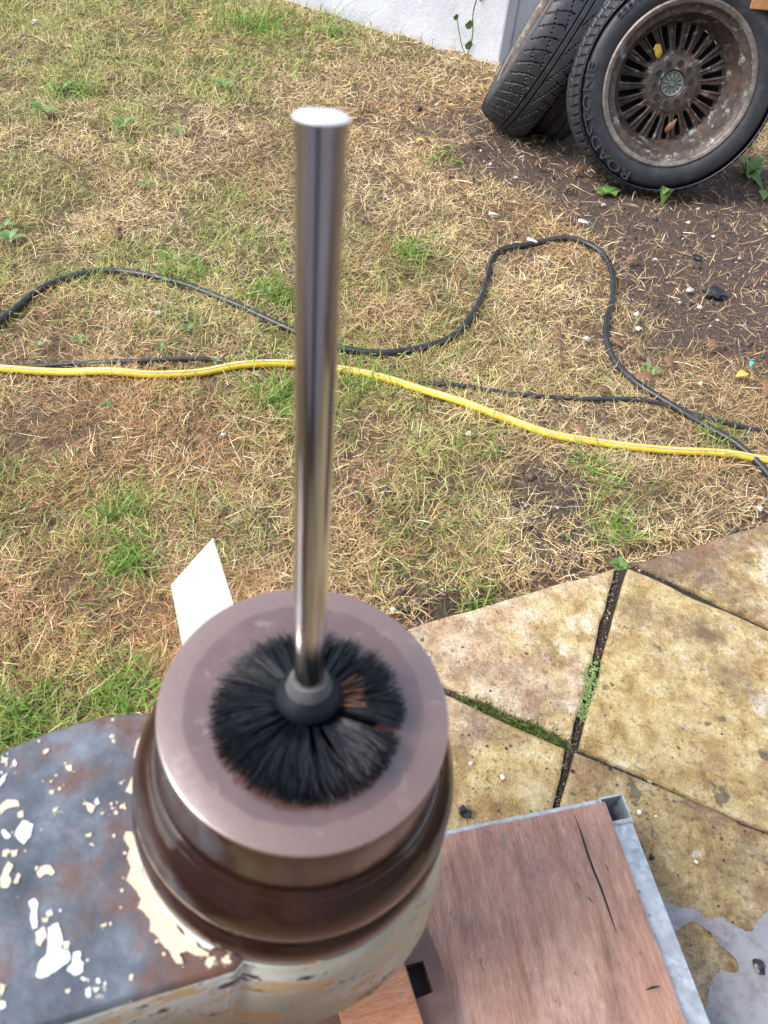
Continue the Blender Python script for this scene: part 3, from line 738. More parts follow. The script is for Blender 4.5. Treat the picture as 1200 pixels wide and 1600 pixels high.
# flakes of old paint, each a thin raised chip
def flake(pix, mat, dz=.0004, jag=.0007, seed=0, th=.0006):
    r = random.Random(seed)
    P = [onplate(x, y, dz) for x, y in pix]
    pts = ragged(ragged([Vector((p.x-DC.x, p.y-DC.y)) for p in P], .0042, jag*1.7, seed+100), .0014, jag*.55, seed)
    return prism('paint_flake', pts, -.0004, dz+th-.0004, mat, cast)
def c7(L): return [(x/4.615, 1340+y/4.615) for x, y in L]
def c6(L): return [(x/4.615, 1080+y/4.615) for x, y in L]
FLK = [(c7([(205, 320), (250, 295), (275, 330), (265, 400), (270, 500), (235, 515), (220, 430)]), MWFLAKE),
       (c7([(345, 505), (420, 470), (435, 520), (450, 580), (440, 660), (490, 670), (510, 720), (480, 765), (440, 790), (330, 860), (300, 870), (255, 850), (280, 760), (335, 700), (345, 600)]), MWFLAKE),
       (c7([(525, 690), (580, 675), (575, 730), (605, 760), (590, 830), (540, 850), (480, 810), (520, 760)]), MWFLAKE),
       (c7([(255, 540), (320, 495), (335, 570), (290, 640), (265, 620)]), MCREAM), (c7([(450, 605), (500, 600), (495, 655), (460, 660)]), MCREAM),
       (c7([(265, 110), (310, 60), (355, 55), (395, 110), (370, 130), (330, 115), (290, 145)]), MCREAM),
       (c7([(20, 110), (60, 20), (95, 60), (60, 120), (80, 170), (60, 215), (10, 215), (0, 160)]), MCREAM), (c7([(95, 180), (130, 110), (150, 130), (125, 185)]), MCREAM),
       (c7([(0, 900), (30, 920), (20, 980), (0, 1010)]), MCREAM), (c7([(0, 1030), (40, 1040), (40, 1080), (0, 1100)]), MWFLAKE), (c7([(330, 400), (370, 375), (380, 410), (345, 425)]), MWFLAKE), (c7([(300, 440), (350, 430), (340, 465), (310, 465)]), MCREAM), (c7([(725, 490), (770, 470), (765, 490), (735, 502)]), MCREAM),
       (c7([(690, 880), (715, 865), (725, 900), (700, 910)]), MWFLAKE), (c7([(935, 845), (965, 840), (955, 885), (932, 880)]), MCREAM), (c7([(580, 865), (640, 870), (600, 890)]), MWFLAKE), (c7([(470, 955), (510, 945), (500, 975), (475, 975)]), MCREAM), (c7([(620, 950), (650, 930), (650, 1010), (625, 1005)]), MWFLAKE), (c7([(660, 940), (720, 940), (690, 975)]), MWFLAKE),
       (c6([(110, 1020), (165, 930), (240, 960), (220, 1050), (170, 1105), (120, 1060)]), MWFLAKE), (c6([(10, 1010), (25, 995), (80, 1050), (40, 1065)]), MWFLAKE), (c6([(615, 795), (690, 830), (660, 880), (630, 850)]), MCREAM), (c6([(680, 800), (705, 765), (720, 810), (695, 822)]), MMINT),
       (c6([(0, 830), (60, 780), (130, 790), (140, 830), (70, 840), (30, 860), (0, 900)]), MCREAM), (c6([(0, 640), (50, 585), (30, 650), (0, 690)]), MWFLAKE), (c6([(310, 430), (350, 410), (345, 440), (320, 455)]), MCREAM), (c6([(20, 490), (60, 480), (50, 515), (25, 515)]), MCREAM), (c6([(90, 520), (105, 490), (120, 530), (100, 548)]), MWFLAKE),
       (c6([(375, 865), (400, 840), (425, 840), (400, 870)]), MCREAM), (c6([(125, 880), (165, 860), (170, 905), (130, 910)]), MCREAM), (c6([(20, 1150), (60, 1140), (50, 1190), (15, 1190)]), MCREAM), (c6([(80, 1150), (130, 1140), (120, 1185), (85, 1195)]), MCREAM), (c6([(870, 820), (905, 805), (900, 840), (875, 845)]), MCREAM), (c6([(790, 810), (810, 800), (808, 830)]), MCREAM), (c6([(720, 880), (755, 870), (740, 890)]), MCREAM),
       (c6([(610, 1040), (660, 1020), (655, 1050)]), MCREAM), (c6([(470, 540), (510, 530), (515, 575), (490, 570)]), MCREAM), (c6([(355, 650), (380, 640), (370, 660)]), MCREAM), (c6([(355, 720), (390, 715), (385, 740), (360, 740)]), MCREAM)]
STRIP = [([(246, 1119), (225, 1143), (211, 1167), (209, 1201), (204, 1219), (196, 1236), (206, 1240), (214, 1215), (222, 1180), (236, 1150)], MCREAM),
         ([(206, 1300), (196, 1300), (194, 1312), (203, 1325), (198, 1340), (205, 1356), (197, 1375), (212, 1390), (221, 1405), (215, 1418), (235, 1438), (234, 1455), (250, 1472), (265, 1486), (276, 1505), (287, 1505), (280, 1490), (292, 1485), (305, 1492), (325, 1495), (327, 1489), (305, 1475), (257, 1425), (240, 1395), (222, 1360), (215, 1325)], MCREAM),
         ([(217, 1299), (212, 1335), (228, 1380), (262, 1430), (308, 1478), (306, 1468), (262, 1412), (238, 1370)], MMINT),
         ([(238, 1362), (262, 1408), (300, 1448), (338, 1480), (328, 1484), (296, 1462), (256, 1415)], MMINT)]
for i, (p, m_) in enumerate(FLK): flake(p, m_, .0006, .0008, i)
rf = random.Random(77)
for i in range(90):
    pth, m_ = FLK[rf.randrange(len(FLK))]; bx_, by_ = pth[rf.randrange(len(pth))]
    if i % 3 == 0: pth, m_ = STRIP[rf.randrange(2)]; bx_, by_ = pth[rf.randrange(min(len(pth), 16))]; bx_ -= 6
    bx_ += rf.gauss(0, 9); by_ += rf.gauss(0, 9); sz_ = rf.uniform(.9, 3.2)
    if bx_ > 198 and by_ < 1460 or by_ > 1545: continue
    flake([(bx_+sz_*rf.uniform(.5, 1.3)*math.cos(q), by_+sz_*rf.uniform(.5, 1.3)*math.sin(q)) for q in (0, 1.1, 2.2, 3.3, 4.4, 5.4)], m_, .0005, .0003, 200+i)
for i, (p, m_) in enumerate(STRIP): flake(p, m_, .0006+.0007*i, .0007, 50+i)
# column and foot
col_o = lathe('column', [(.055, 0), (.055, .02), (.042, .035), (.040, .30), (.05, .305), (0, .306)], MIRON, mach, 48); col_o.location = (0, .02, .018)
fpx = [(640, 1400), (660, 1440), (676, 1470), (690, 1505), (701, 1550), (708, 1600), (712, 1660)]
fz = BZ+PT+.016
fr = smooth_path([onz(x, y, fz) for x, y in fpx], 16)
fo = [Vector((p.x, p.y)) for p in fr]+[Vector((.05, .03)), Vector((-.10, .02)), Vector((-.17, .12)), Vector((-.17, .26)), Vector((-.08, .33)), Vector((.0, .33))]
slot = [onz(x, y, fz) for x, y in ((634, 1508), (661, 1501), (677, 1550), (650, 1561))]
sc_ = sum(slot, Vector())/4
# foot plate with a real slot: fill outline with hole
bm = bmesh.new()
ov = [bm.verts.new((p.x, p.y, fz)) for p in fo]; oe = [bm.edges.new((ov[i], ov[(i+1) % len(ov)])) for i in range(len(ov))]
hv = [bm.verts.new((p.x, p.y, fz)) for p in slot]; he = [bm.edges.new((hv[i], hv[(i+1) % 4])) for i in range(4)]
bmesh.ops.triangle_fill(bm, edges=oe+he, use_beauty=True)
fc = [f for f in bm.faces]
r = bmesh.ops.extrude_face_region(bm, geom=fc)
for v in [v for v in r['geom'] if isinstance(v, bmesh.types.BMVert)]: v.co.z = BZ+PT+.0003
bmesh.ops.recalc_face_normals(bm, faces=bm.faces)
bmesh.ops.translate(bm, verts=bm.verts, vec=-Vector(mach.location))
foot = from_bm('foot_plate', bm, MIRON, mach)
so_ = prism('slot_floor', [Vector((p.x-sc_.x, p.y-sc_.y))*1.0 for p in slot], 0, .001, MDARK, mach); so_.location = sc_-Vector(mach.location); so_.location.z = .0006
# plywood offcut on the foot
oz = fz+.0135
of = [onz(x, y, oz) for x, y in ((520, 1540), (628, 1496), (662, 1600), (680, 1670), (545, 1680), (535, 1600))]
offc = prism('plywood_offcut', [p.to_2d() for p in of], fz+.0005, oz, MPLY2, None, .001, 1)
tag(offc, 'small orange plywood offcut lying on the iron foot under the machine', 'plywood')

# ------------------------------------------------------------ white board leaning behind the machine
bn = Vector((.22, -.75, .55)).normalized(); bp = onz(330, 1150, 0); bp.z = float(gz(bp.x, bp.y))-.004
def onboard(x, y):
    r = Vector(ray(x, y)); o = Vector((0, 0, CAMH)); return o+r*((bp-o).dot(bn)/r.dot(bn))
bm = bmesh.new()
bw_ = [onboard(x, y) for x, y in ((333, 842), (267, 916), (285, 1010), (307, 1130), (330, 1150), (430, 1150), (365, 945))]
fr_ = [bm.verts.new(p-bp) for p in bw_]; bk = [bm.verts.new(p-bp-bn*.006) for p in bw_]
bm.faces.new(fr_); bm.faces.new(bk[::-1])
for k in range(len(fr_)): bm.faces.new((fr_[k], bk[k], bk[(k+1) % len(fr_)], fr_[(k+1) % len(fr_)]))
o = from_bm('white_board', bm, MWHITE); o.location = bp
tag(o, 'plain white board with pointed top leaning up from the grass behind the machine', 'board')

# ------------------------------------------------------------ brush standing in the collar
HB = Vector((0, 0, CAMH))+Vector(ray(483, 1062))*(FPX*.016/47.5)
HT = Vector((0, 0, CAMH))+Vector(ray(502, 181))*(FPX*.016/83)
axis = (HT-HB).normalized(); HLn = (HT-HB).length
brush = tag(empty('toilet_brush', HB), 'black bristled toilet brush with long polished steel handle standing upright in the collar', 'brush')
brush.rotation_euler = axis.to_track_quat('Z', 'Y').to_euler()
lathe('handle', [(0, -.03), (.0078, -.03), (.008, 0), (.008, HLn-.014), (.0082, HLn-.006), (.0087, HLn-.0012), (.0087, HLn-.0006), (.0070, HLn-.0006)], MSTEEL, brush, 64)
lathe('end_cap', [(.0070, HLn-.0010), (.0086, HLn-.0005), (.0086, HLn-.0002), (.0080, HLn+.0003), (.0045, HLn+.0007), (0, HLn+.0008)], MCAPM, brush, 48)
lathe('ferrule', [(.0081, .0025), (.0098, .002), (.0112, -.001), (.0122, -.0045), (.0124, -.0052)], MPLASTICL, brush, 64)
lathe('shoulder', [(.0115, -.0045), (.0130, -.006), (.0162, -.0085), (.0178, -.0115), (.0180, -.0145), (.0160, -.0180), (.010, -.024), (.006, -.06), (.006, -.085), (0, -.086)], MPLASTIC, brush, 64)
def bristles(name, N, mat, r_in, r_out, z_in, z_out, zoff, seed, amin=0, amax=2*math.pi, rad=.00031, tuft=30):
    rg = np.random.default_rng(seed)
    ta = rg.integers(0, tuft, N); 
    layer = rg.integers(0, 5, N)
    a = amin+(amax-amin)*((ta+.5)/tuft)+rg.normal(0, .04, N)+layer*.09+np.random.default_rng(5).normal(0, .06, 64)[ta]
    kr = rg.uniform(.86, 1.0, N); 
    zi = z_in+layer*-.0055; ro = r_out*kr*(1-.02*np.abs(layer-1)); zo = z_out+rg.normal(0, .0022, N)-layer*.0052+.001
    nS = 5; V = np.zeros((N, nS, 3, 3)); lean = rg.normal(0, .07, N)+np.random.default_rng(6).normal(0, .04, 64)[ta]
    for k in range(nS):
        t = k/(nS-1)
        r = r_in+(ro-r_in)*t; z = zi+(zo-zi)*t+.0022*np.sin(np.pi*t*.9); aa = a+lean*t*t
        c = np.stack([r*np.cos(aa), r*np.sin(aa), z], -1)
        s = np.stack([-np.sin(aa), np.cos(aa), 0*aa], -1); rr = rad*(1 if k < nS-1 else .5)
        V[:, k, 0] = c+s*rr; V[:, k, 1] = c-s*rr; V[:, k, 2] = c+np.array([0, 0, 1.6])*rr
    b = np.arange(N)[:, None]*nS*3; Fs = []
    for k in range(nS-1):
        for i in range(3):
            j = (i+1) % 3; Fs.append(np.concatenate([b+k*3+i, b+k*3+j, b+(k+1)*3+j, b+(k+1)*3+i], 1))
    me = np_mesh(name, V.reshape(-1, 3), np.concatenate(Fs))
    o = link(name, me, mat, brush); return o
dzb = float((DC-HB).length)
print('collar height over disc', HB.z-DC.z, 'handle', HLn)
top_z = -(HB.z-DC.z)
lx = brush.rotation_euler.to_matrix().inverted() @ Vector((1, .25, 0)); RUSTA = math.atan2(lx.y, lx.x)-.3
o = bristles('bristle', 5600, MBRIS, .0085, .0550, -.0215, top_z+.0085, 0, 1); tag(o, kind='stuff')
o = bristles('rusty_bristle', 46, MRUST, .011, .034, -.0175, top_z+.0155, 0, 3, RUSTA-.1, RUSTA+.75, .0005, 13); tag(o, kind='stuff')

# ------------------------------------------------------------ small things lying about
def leaf(name, pos, size, mat, rot, curl=.3, asp=.5, label=None, cat='leaf', group=None, tilt=0):
    n = 7; V = []; F = []
    rr = random.Random(hash((round(pos.x, 3), round(pos.y, 3))) & 0xffff)
    for i in range(n):
        t = i/(n-1); wv = math.sin(math.pi*t**.8)**.8*asp*.5*(1+.25*rr.uniform(-1, 1)) if 0 < i < n-1 else .02
        zc_ = curl*math.sin(math.pi*t)*.5
        for s in (-1, 0, 1): V.append(((t-.5)*size, s*wv*size, size*(zc_+abs(s)*curl*.35*wv*2)))
    for i in range(n-1):
        for s in range(2):
            b = i*3+s; F.append((b, b+1, b+4, b+3))
    me = np_mesh(name, V, F); o = link(name, me, mat, None, True); o.location = pos; o.rotation_euler = (tilt*.6, tilt, rot)
    md = o.modifiers.new('thickness', 'SOLIDIFY'); md.thickness = .0006
    return tag(o, label, cat, group)
lv = [(775, 362), (800, 368), (660, 224), (690, 206), (838, 272), (878, 246), (897, 284), (735, 236), (868, 548), (905, 562), (960, 545), (1000, 610), (1108, 555), (1190, 620), (885, 310), (600, 232), (985, 420), (868, 575), (905, 680), (1040, 575), (180, 368), (298, 97), (155, 41), (370, 30), (575, 380), (1130, 288), (935, 620), (720, 380), (868, 530)]
for i, (x, y) in enumerate(lv):
    p = G(x, y); p.z += .018
    leaf('dead_leaf', p, random.uniform(.03, .055), MLEAFB, random.uniform(0, 6.3), random.uniform(.2, .5), random.uniform(.35, .6), ('curled brown dead leaf in the greener grass beyond the black hose' if x < 400 else 'curled brown dead leaf between the black hose loop and the leaning wheels' if y < 384 and x > 590 else 'curled brown dead leaf inside the loop of the black hose' if 770 < x < 945 and y < 600 else 'curled brown dead leaf on straw outside the black hose loop'), 'leaf', 'dead leaves on the lawn', random.uniform(-.3, .3))
p = G(1152, 603); p.z += .02; leaf('yellow_leaf', p, .035, MLEAFY, .4, .3, .6, 'yellow leaf lying on straw near the teal scrap', 'leaf')
p = G(658, 226); p.z += .02; leaf('yellow_leaf', p, .035, MLEAFY, .1, .3, .5, 'small yellow leaf lying on straw by the leaning wheels', 'leaf')
p = G(1165, 584); p.z += .02; leaf('plastic_scrap', p, .025, MTEAL, 1.2, .4, .4, 'small teal plastic scrap lying on the dry grass', 'scrap')
p = face+Vector((0, 0, 0)); 
def onface(px, py, d): 
    r = Vector(ray(px, py)); o = Vector((0, 0, CAMH)); p0 = face+axn*d; t = (p0-o).dot(axn)/r.dot(axn); return o+r*t
lf = leaf('yellow_leaf', onface(1027, 80, -.052), .04, MLEAFY, 0, .3, .6, 'yellow leaf caught on the spokes of the alloy wheel', 'leaf'); lf.rotation_euler = (R_(75), R_(60), 0)
lf = leaf('dead_leaf', onface(1048, 196, -.055), .045, MLEAFB, 0, .3, .4, 'brown leaf caught on the spokes of the alloy wheel', 'leaf'); lf.rotation_euler = (R_(75), R_(-62), 0)
for i, (x, y, rz) in enumerate(((907, 361, -.2), (770, 341, .1), (830, 383, -.3))):
    bm = bmesh.new(); bmesh.ops.create_cone(bm, segments=10, radius1=.0038, radius2=.0034, depth=.028, cap_ends=True)
    bmesh.ops.rotate(bm, verts=bm.verts, cent=(0, 0, 0), matrix=Matrix.Rotation(R_(90), 3, 'Y'))
    for v in bm.verts: v.co.z += .0015*random.uniform(-1, 1)
    o = from_bm('cigarette_end', bm, MBUTT, None, True); o.location = G(x, y)+Vector((0, 0, .016)); o.rotation_euler = (0, .1, rz)
    tag(o, 'white cigarette end lying in the straw', 'cigarette end', 'cigarette ends on the lawn')
def crumple(name, pos, s, mat, seed, label, cat, group=None, flat=.45):
    bm = bmesh.new(); bmesh.ops.create_icosphere(bm, subdivisions=2, radius=1); r = random.Random(seed)
    for v in bm.verts:
        k = r.uniform(.6, 1.15); v.co = Vector((v.co.x*k*r.uniform(.8, 1.1), v.co.y*k*.75, v.co.z*k*flat))*s
    o = from_bm(name, bm, mat); o.location = pos; o.rotation_euler = (0, 0, r.uniform(0, 6)); return tag(o, label, cat, group)
crumple('plastic_scrap', G(1115, 466)+Vector((0, 0, .012)), .035, MBLK, 1, 'crumpled black plastic scrap lying on the bare soil', 'scrap')
crumple('plastic_scrap', G(1086, 411)+Vector((0, 0, .008)), .016, MBLK, 2, 'small flat black scrap at the edge of the bare soil', 'scrap', None, .3)
crumple('plastic_scrap', onz(1186, 1509, SLAB_Z+.004), .009, MBLK, 3, 'torn black scrap sitting in the puddle', 'scrap', None, .5)
crumple('charcoal_bit', onz(726, 1268, SLAB_Z+.006), .011, MBLK, 4, 'sooty black lump on the slab by the steel frame', 'charcoal')
for i, (x, y, s) in enumerate(((1076, 459, .012), (1022, 412, .008), (1090, 488, .008), (995, 520, .009), (915, 535, .01), (1060, 478, .006), (1150, 415, .006), (940, 330, .008), (1005, 300, .007), (1110, 380, .007), (730, 690, .008), (248, 498, .008), (58, 47, .016), (350, 690, .006))):
    crumple('pebble', G(x, y)+Vector((0, 0, s*.7+.006)), s, MSTONE, 20+i, ('small pale pebble lying on the bare soil by the wheel' if x > 900 else 'small pale pebble lying in the dry grass'), 'pebble', 'pebbles in the lawn', .6)
for i, (x, y, s, m_) in enumerate(((785, 1214, .0042, MWFLAKE), (999, 1269, .004, MWFLAKE), (1088, 1347, .003, MWFLAKE), (736, 1193, .004, MSTONE), (791, 1169, .0028, MBLK), (761, 1166, .0026, MBLK), (1025, 1275, .002, MWFLAKE), (854, 1201, .002, MBLK), (895, 1205, .0035, MBLK), (953, 1201, .004, MBLK), (870, 1140, .002, MBLK))):
    nm = {MWFLAKE: ('paint_chip', 'white paint chip lying on the slabs', 'paint chip', 'paint chips on the slabs'), MSTONE: ('grit', 'grey stone chip lying on the slab', 'stone', None), MBLK: ('grit', 'dark grit speck lying on the slabs', 'grit', 'dark grit on the slabs')}[m_]
    crumple(nm[0], onz(x, y, SLAB_Z+s*.35), s, m_, 40+i, nm[1], nm[2], nm[3], .4)
def weed(pos, n, size, spread, label, seed, group=None, up=.5, asp=.32):
    r = random.Random(seed); root = empty('weed', pos)
    for k in range(n):
        a = 2*math.pi*k/n+r.uniform(-.4, .4); L = size*r.uniform(.7, 1.1); el = up*r.uniform(.7, 1.3)
        V = []; F = []; m = 6
        for i in range(m):
            t = i/(m-1); wv = (.10+math.sin(math.pi*t**1.25)*.9)*asp*.5*L*(1+.2*r.uniform(-1, 1)); wv = wv if i < m-1 else .001
            d = L*t; zz = d*math.sin(el)*(1-.55*t*t); hh = d*math.cos(el)
            for s in (-1, 0, 1): V.append((hh*math.cos(a)-s*wv*math.sin(a), hh*math.sin(a)+s*wv*math.cos(a), zz+abs(s)*wv*.25))
        for i in range(m-1):
            for s in range(2): b = i*3+s; F.append((b, b+1, b+4, b+3))
        link('leaf', np_mesh('leaf', V, F), MLEAFG, root, True)
    return tag(root, label, 'weed', group)
_w = weed(G(1032, 326), 2, .11, .1, 'broad upright green weed leaf growing in front of the alloy wheel', 1, None, 1.4, .3); _w.rotation_euler = (0, 0, 1.4)
weed(G(944, 310), 7, .05, .1, 'low leafy weed on bare soil beside the alloy wheel', 2, None, .5, .6)
weed(G(1162, 285), 6, .12, .1, 'tall jagged weed at the right foot of the alloy wheel', 3, None, 1.0, .28)
weed(G(1192, 298), 3, .14, .1, 'flat spreading weed leaves on dark soil past the alloy wheel', 4, None, .25, .3)
weed(G(806, 215), 5, .07, .1, 'little pale weed growing in front of the leaning tyres', 5, None, 1.0, .35)
for i, (x, y, n, s) in enumerate(((193, 208, 6, .10), (70, 185, 6, .10), (100, 150, 5, .08), (350, 148, 6, .09), (15, 372, 6, .07), (8, 355, 4, .06), (253, 552, 4, .03), (295, 525, 5, .035), (170, 640, 5, .025), (340, 575, 4, .03), (465, 130, 3, .05), (125, 535, 5, .035), (420, 470, 4, .04), (60, 540, 4, .03), (280, 215, 4, .05), (230, 290, 4, .05), (1010, 590, 4, .05), (883, 850, 3, .018))):
    weed(G(x, y)+Vector((0, 0, .012)), n, s*.62, .1, ('small broad leaved weed growing in the lawn beyond the black hose' if y < 420 else 'tiny broad leaved weed between the black hose and the yellow hose' if y < 600 else 'tiny weed growing on the near side of the yellow hose'), 20+i, 'weeds in the lawn', .55, .4)
weed(onz(968, 884, .01), 9, .022, .1, 'small green weed rooted where the slab joint meets the lawn', 60, None, .7, .5)
# chickweed tuft in the joint between the slabs
bm = bmesh.new(); r = random.Random(9)
root = tag(empty('joint_weed', onz(915, 1085, .012)), 'bright green chickweed growing in the joint between the slabs', 'weed')
a_, b_ = onz(922, 1045, 0)-onz(915, 1085, 0), onz(905, 1130, 0)-onz(915, 1085, 0)
for k in range(480):
    t = r.random()**.8; p = a_.lerp(b_, t)+Vector((r.gauss(0, .0058), r.gauss(0, .0058), .010+r.random()*.016*(1.2-t)))
    s = r.uniform(.0012, .0026); an = r.uniform(0, 6.3); tl = r.uniform(-.5, .5)
    mt = Matrix.Translation(p) @ Matrix.Rotation(an, 4, 'Z') @ Matrix.Rotation(tl, 4, 'X')
    vs = [bm.verts.new(mt @ Vector(q)) for q in ((-s, 0, 0), (-.3*s, -.6*s, .15*s), (.6*s, -.45*s, 0.1*s), (1.2*s, 0, 0), (.6*s, .45*s, .1*s), (-.3*s, .6*s, .15*s))]
    bm.faces.new(vs)
o = from_bm('foliage', bm, mat_simple('chickweed_leaf', (.17, .26, .075), .5, 0, .3, 200, 0), root); tag(o, kind='stuff')
# ivy shoot on the wall
iv = tag(empty('ivy_shoot', onz(738, 86)-wn*.05), 'thin green climbing shoot growing up the white wall by the post', 'plant')
tube('stem', smooth_path([Vector((0, 0, 0)), Vector((.01, 0, .08)), Vector((0, .01, .16)), Vector((.02, .01, .28))], 20), .003, MLEAFG, iv, 6)
tube('stem', smooth_path([Vector((0, 0, 0)), Vector((-.03, 0, .05)), Vector((-.06, .01, .13))], 14), .002, MLEAFG, iv, 6)
for k, (x, z, s) in enumerate(((.03, .23, .055), (-.065, .14, .02), (-.01, .12, .03), (.02, .29, .04), (-.05, .23, .05), (.0, .05, .03))):
    n = 8; V = [(0, 0, 0)]+[(s*.5*math.cos(6.283*i/n)*(1+.2*math.cos(2*6.283*i/n)), -.004*(i % 2), s*.6*math.sin(6.283*i/n)) for i in range(n)]
    o = link('leaf', np_mesh('leaf', V, [(0, 1+i, 1+(i+1) % n) for i in range(n)]), MLEAFG, iv); o.location = (x, -.012, z); o.rotation_euler = (.2, 0, .5)

# ------------------------------------------------------------ grass
WHEELS = [(fw.location.x, fw.location.y)]
def blades(name, x, y, L, wid, el, az, bend, col, mat, z0=None, nS=4):
    N = len(x); t = np.linspace(0, 1, nS)[None, :]
    # direction starts at elevation el, bends down towards el-bend
    e = el[:, None]-bend[:, None]*t
    ds = L[:, None]/(nS-1)
    h = np.cumsum(np.cos(e)*ds, 1)-np.cos(e[:, :1])*ds; v = np.cumsum(np.sin(e)*ds, 1)-np.sin(e[:, :1])*ds
    curl = rng.normal(0, .3, N)[:, None]*t*t
    dx = np.cos(az[:, None]+curl); dy = np.sin(az[:, None]+curl)
    z = (gz(x, y) if z0 is None else z0)-.002
    C_ = np.stack([x[:, None]+h*dx, y[:, None]+h*dy, z[:, None]+np.maximum(v, -.002)+.001], -1)
    S = np.stack([-dy, dx, rng.normal(0, .5, (N, 1))+0*dx], -1)
    wv = wid[:, None]*np.array([[.8, 1, .8, .12] if nS == 4 else [.9, 1, .2]])*.5
    V = np.stack([C_+S*wv[..., None], C_-S*wv[..., None]], 2)          # N,nS,2,3
    b = (np.arange(N)*nS*2)[:, None]
    F = np.concatenate([np.concatenate([b+2*k, b+2*k+1, b+2*k+3, b+2*k+2], 1) for k in range(nS-1)])
    me = np_mesh(name, V.reshape(-1, 3), F)
    ca = me.attributes.new('col', 'FLOAT_COLOR', 'POINT')
    cc = np.ones((N, nS*2, 4), np.float32); cc[:, :, :3] = col[:, None, :]
    ca.data.foreach_set('color', cc.ravel())
    return tag(link(name, me, mat), kind='stuff')
def scatter(n):
    # denser towards the camera
    y = .18+(5.0-.18)*rng.random(n)**1.55; x = (rng.random(n)-.5)*2*(.8+.56*y)
    return x, y
def behind_wall(x, y):
    d = (x-wa.x)*wn.x+(y-wa.y)*wn.y
    d2 = (x-post_e.x)*(-e2.y)+(y-post_e.y)*e2.x
    return np.where(x < post_e.x, d > -.01, d2 > .02)
def lump(x, y): return np.clip(1.9*fbm(x, y, 9, 4)-.22, .25, 1.15)*(.6+.8*vnoise(x, y, 41))
x, y = scatter(1250000); s = soilf(x, y); g = greenf(x, y)
keep = (~in_patio(x, y, -.004)) & (~behind_wall(x, y)) & (rng.random(len(x)) < np.clip((1.08-1.12*s)*lump(x, y)*(1-.35*g), .12, 1)*.98)
x, y, s, g = x[keep], y[keep], s[keep], g[keep]; N = len(x); print('straw', N)
far_ = 1+.25*np.clip(y-1.5, 0, 4)
L = rng.uniform(.012, .042, N)*(1+.12*y); wid = rng.uniform(.0006, .00125, N)*far_
el = np.abs(rng.normal(.18, .28, N)); az = rng.uniform(0, 2*np.pi, N)+ (fbm(x, y, 3, 2)-.5)*4; bend = rng.normal(.35, .45, N)
pal = np.array([(.64, .46, .23), (.74, .58, .34), (.52, .34, .16), (.40, .22, .095), (.80, .68, .47), (.56, .44, .20)])
fb = np.clip(.5+2.0*(fbm(x+2, y+8, 2.4, 4)-.5), 0, 1)
pi_ = np.where(rng.random(N) < np.clip((fb-.35)*1.7, .05, .8), rng.choice([2, 3, 0], N), rng.choice([0, 1, 4, 5, 2], N))
red = blobs([(120, 680, .32, 1.1), (260, 640, .22, .8), (60, 800, .2, .6), (230, 980, .15, 1.5), (130, 1010, .13, 1.3), (600, 120, .5, .5), (680, 290, .3, .35), (560, 820, .15, .4), (760, 840, .2, .5)], x, y)*(.4+1.2*fbm(x, y+5, 7, 3))
pi_ = np.where(rng.random(N) < np.clip(red*.6, 0, .8), 3, pi_)
col = pal[pi_]*rng.uniform(.6, 1.25, (N, 1))*(.70+.62*fbm(x+6, y+1, 5, 3))[:, None]
og = rng.random(N) < g*.5
col[og] = np.array((.50, .44, .17))*rng.uniform(.8, 1.3, (og.sum(), 1))
blades('dry_grass', x, y, L, wid, el, az, bend, col, MSTRAW, None, 3)
x, y = scatter(420000); s = soilf(x, y); g = greenf(x, y)
keep = (~in_patio(x, y, 0)) & (~behind_wall(x, y)) & (rng.random(len(x)) < np.clip(g*1.15-.17, 0, 1)*(1-.9*s)*lump(x+3, y+3)*.45)
x, y, g = x[keep], y[keep], g[keep]; N = len(x); print('green', N)
far_ = 1+.25*np.clip(y-1.5, 0, 4)
L = rng.uniform(.02, .055, N)*(1+.12*y); wid = rng.uniform(.0011, .0022, N)*far_
el = np.clip(rng.normal(.75, .4, N), .05, 1.5); az = rng.uniform(0, 2*np.pi, N); bend = np.abs(rng.normal(.7, .5, N))
pal = np.array([(.21, .29, .06), (.29, .37, .09), (.14, .21, .04), (.46, .44, .16)])
col = pal[rng.choice(4, N)]*rng.uniform(.75, 1.25, (N, 1))
blades('green_grass', x, y, L, wid, el, az, bend, col, MGREEN)
# green tussocks seen singly
TU = [(432, 625, .045, 130, .06), (205, 878, .03, 140, .05), (190, 800, .035, 80, .06), (742, 945, .02, 70, .035), (430, 470, .05, 110, .08), (290, 430, .06, 110, .08), (560, 600, .05, 80, .07), (120, 150, .06, 70, .12), (400, 50, .12, 220, .12), (510, 55, .05, 40, .2), (960, 835, .03, 60, .05), (1120, 690, .05, 60, .06), (30, 1135, .055, 300, .05), (190, 1092, .04, 200, .05), (645, 405, .06, 100, .08), (690, 250, .05, 40, .08), (920, 735, .04, 60, .06)]
X = []; Y = []; LL = []
for px, py, r, n, ln in TU:
    p = onz(px, py); X.append(rng.normal(p.x, r*.6, n)); Y.append(rng.normal(p.y, r*.6, n)); LL.append(rng.uniform(.5, 1.1, n)*ln)
x = np.concatenate(X); y = np.concatenate(Y); L = np.concatenate(LL); k = ~in_patio(x, y, -.01); x, y, L = x[k], y[k], L[k]; N = len(x)
blades('grass_tussock', x, y, L, rng.uniform(.0015, .0028, N)*(1+.15*np.clip(y-1, 0, 4)), np.clip(rng.normal(.9, .3, N), .2, 1.5), rng.uniform(0, 6.3, N), np.abs(rng.normal(.9, .4, N)), np.array((.15, .27, .04))*rng.uniform(.7, 1.5, (N, 1)), MGREEN)
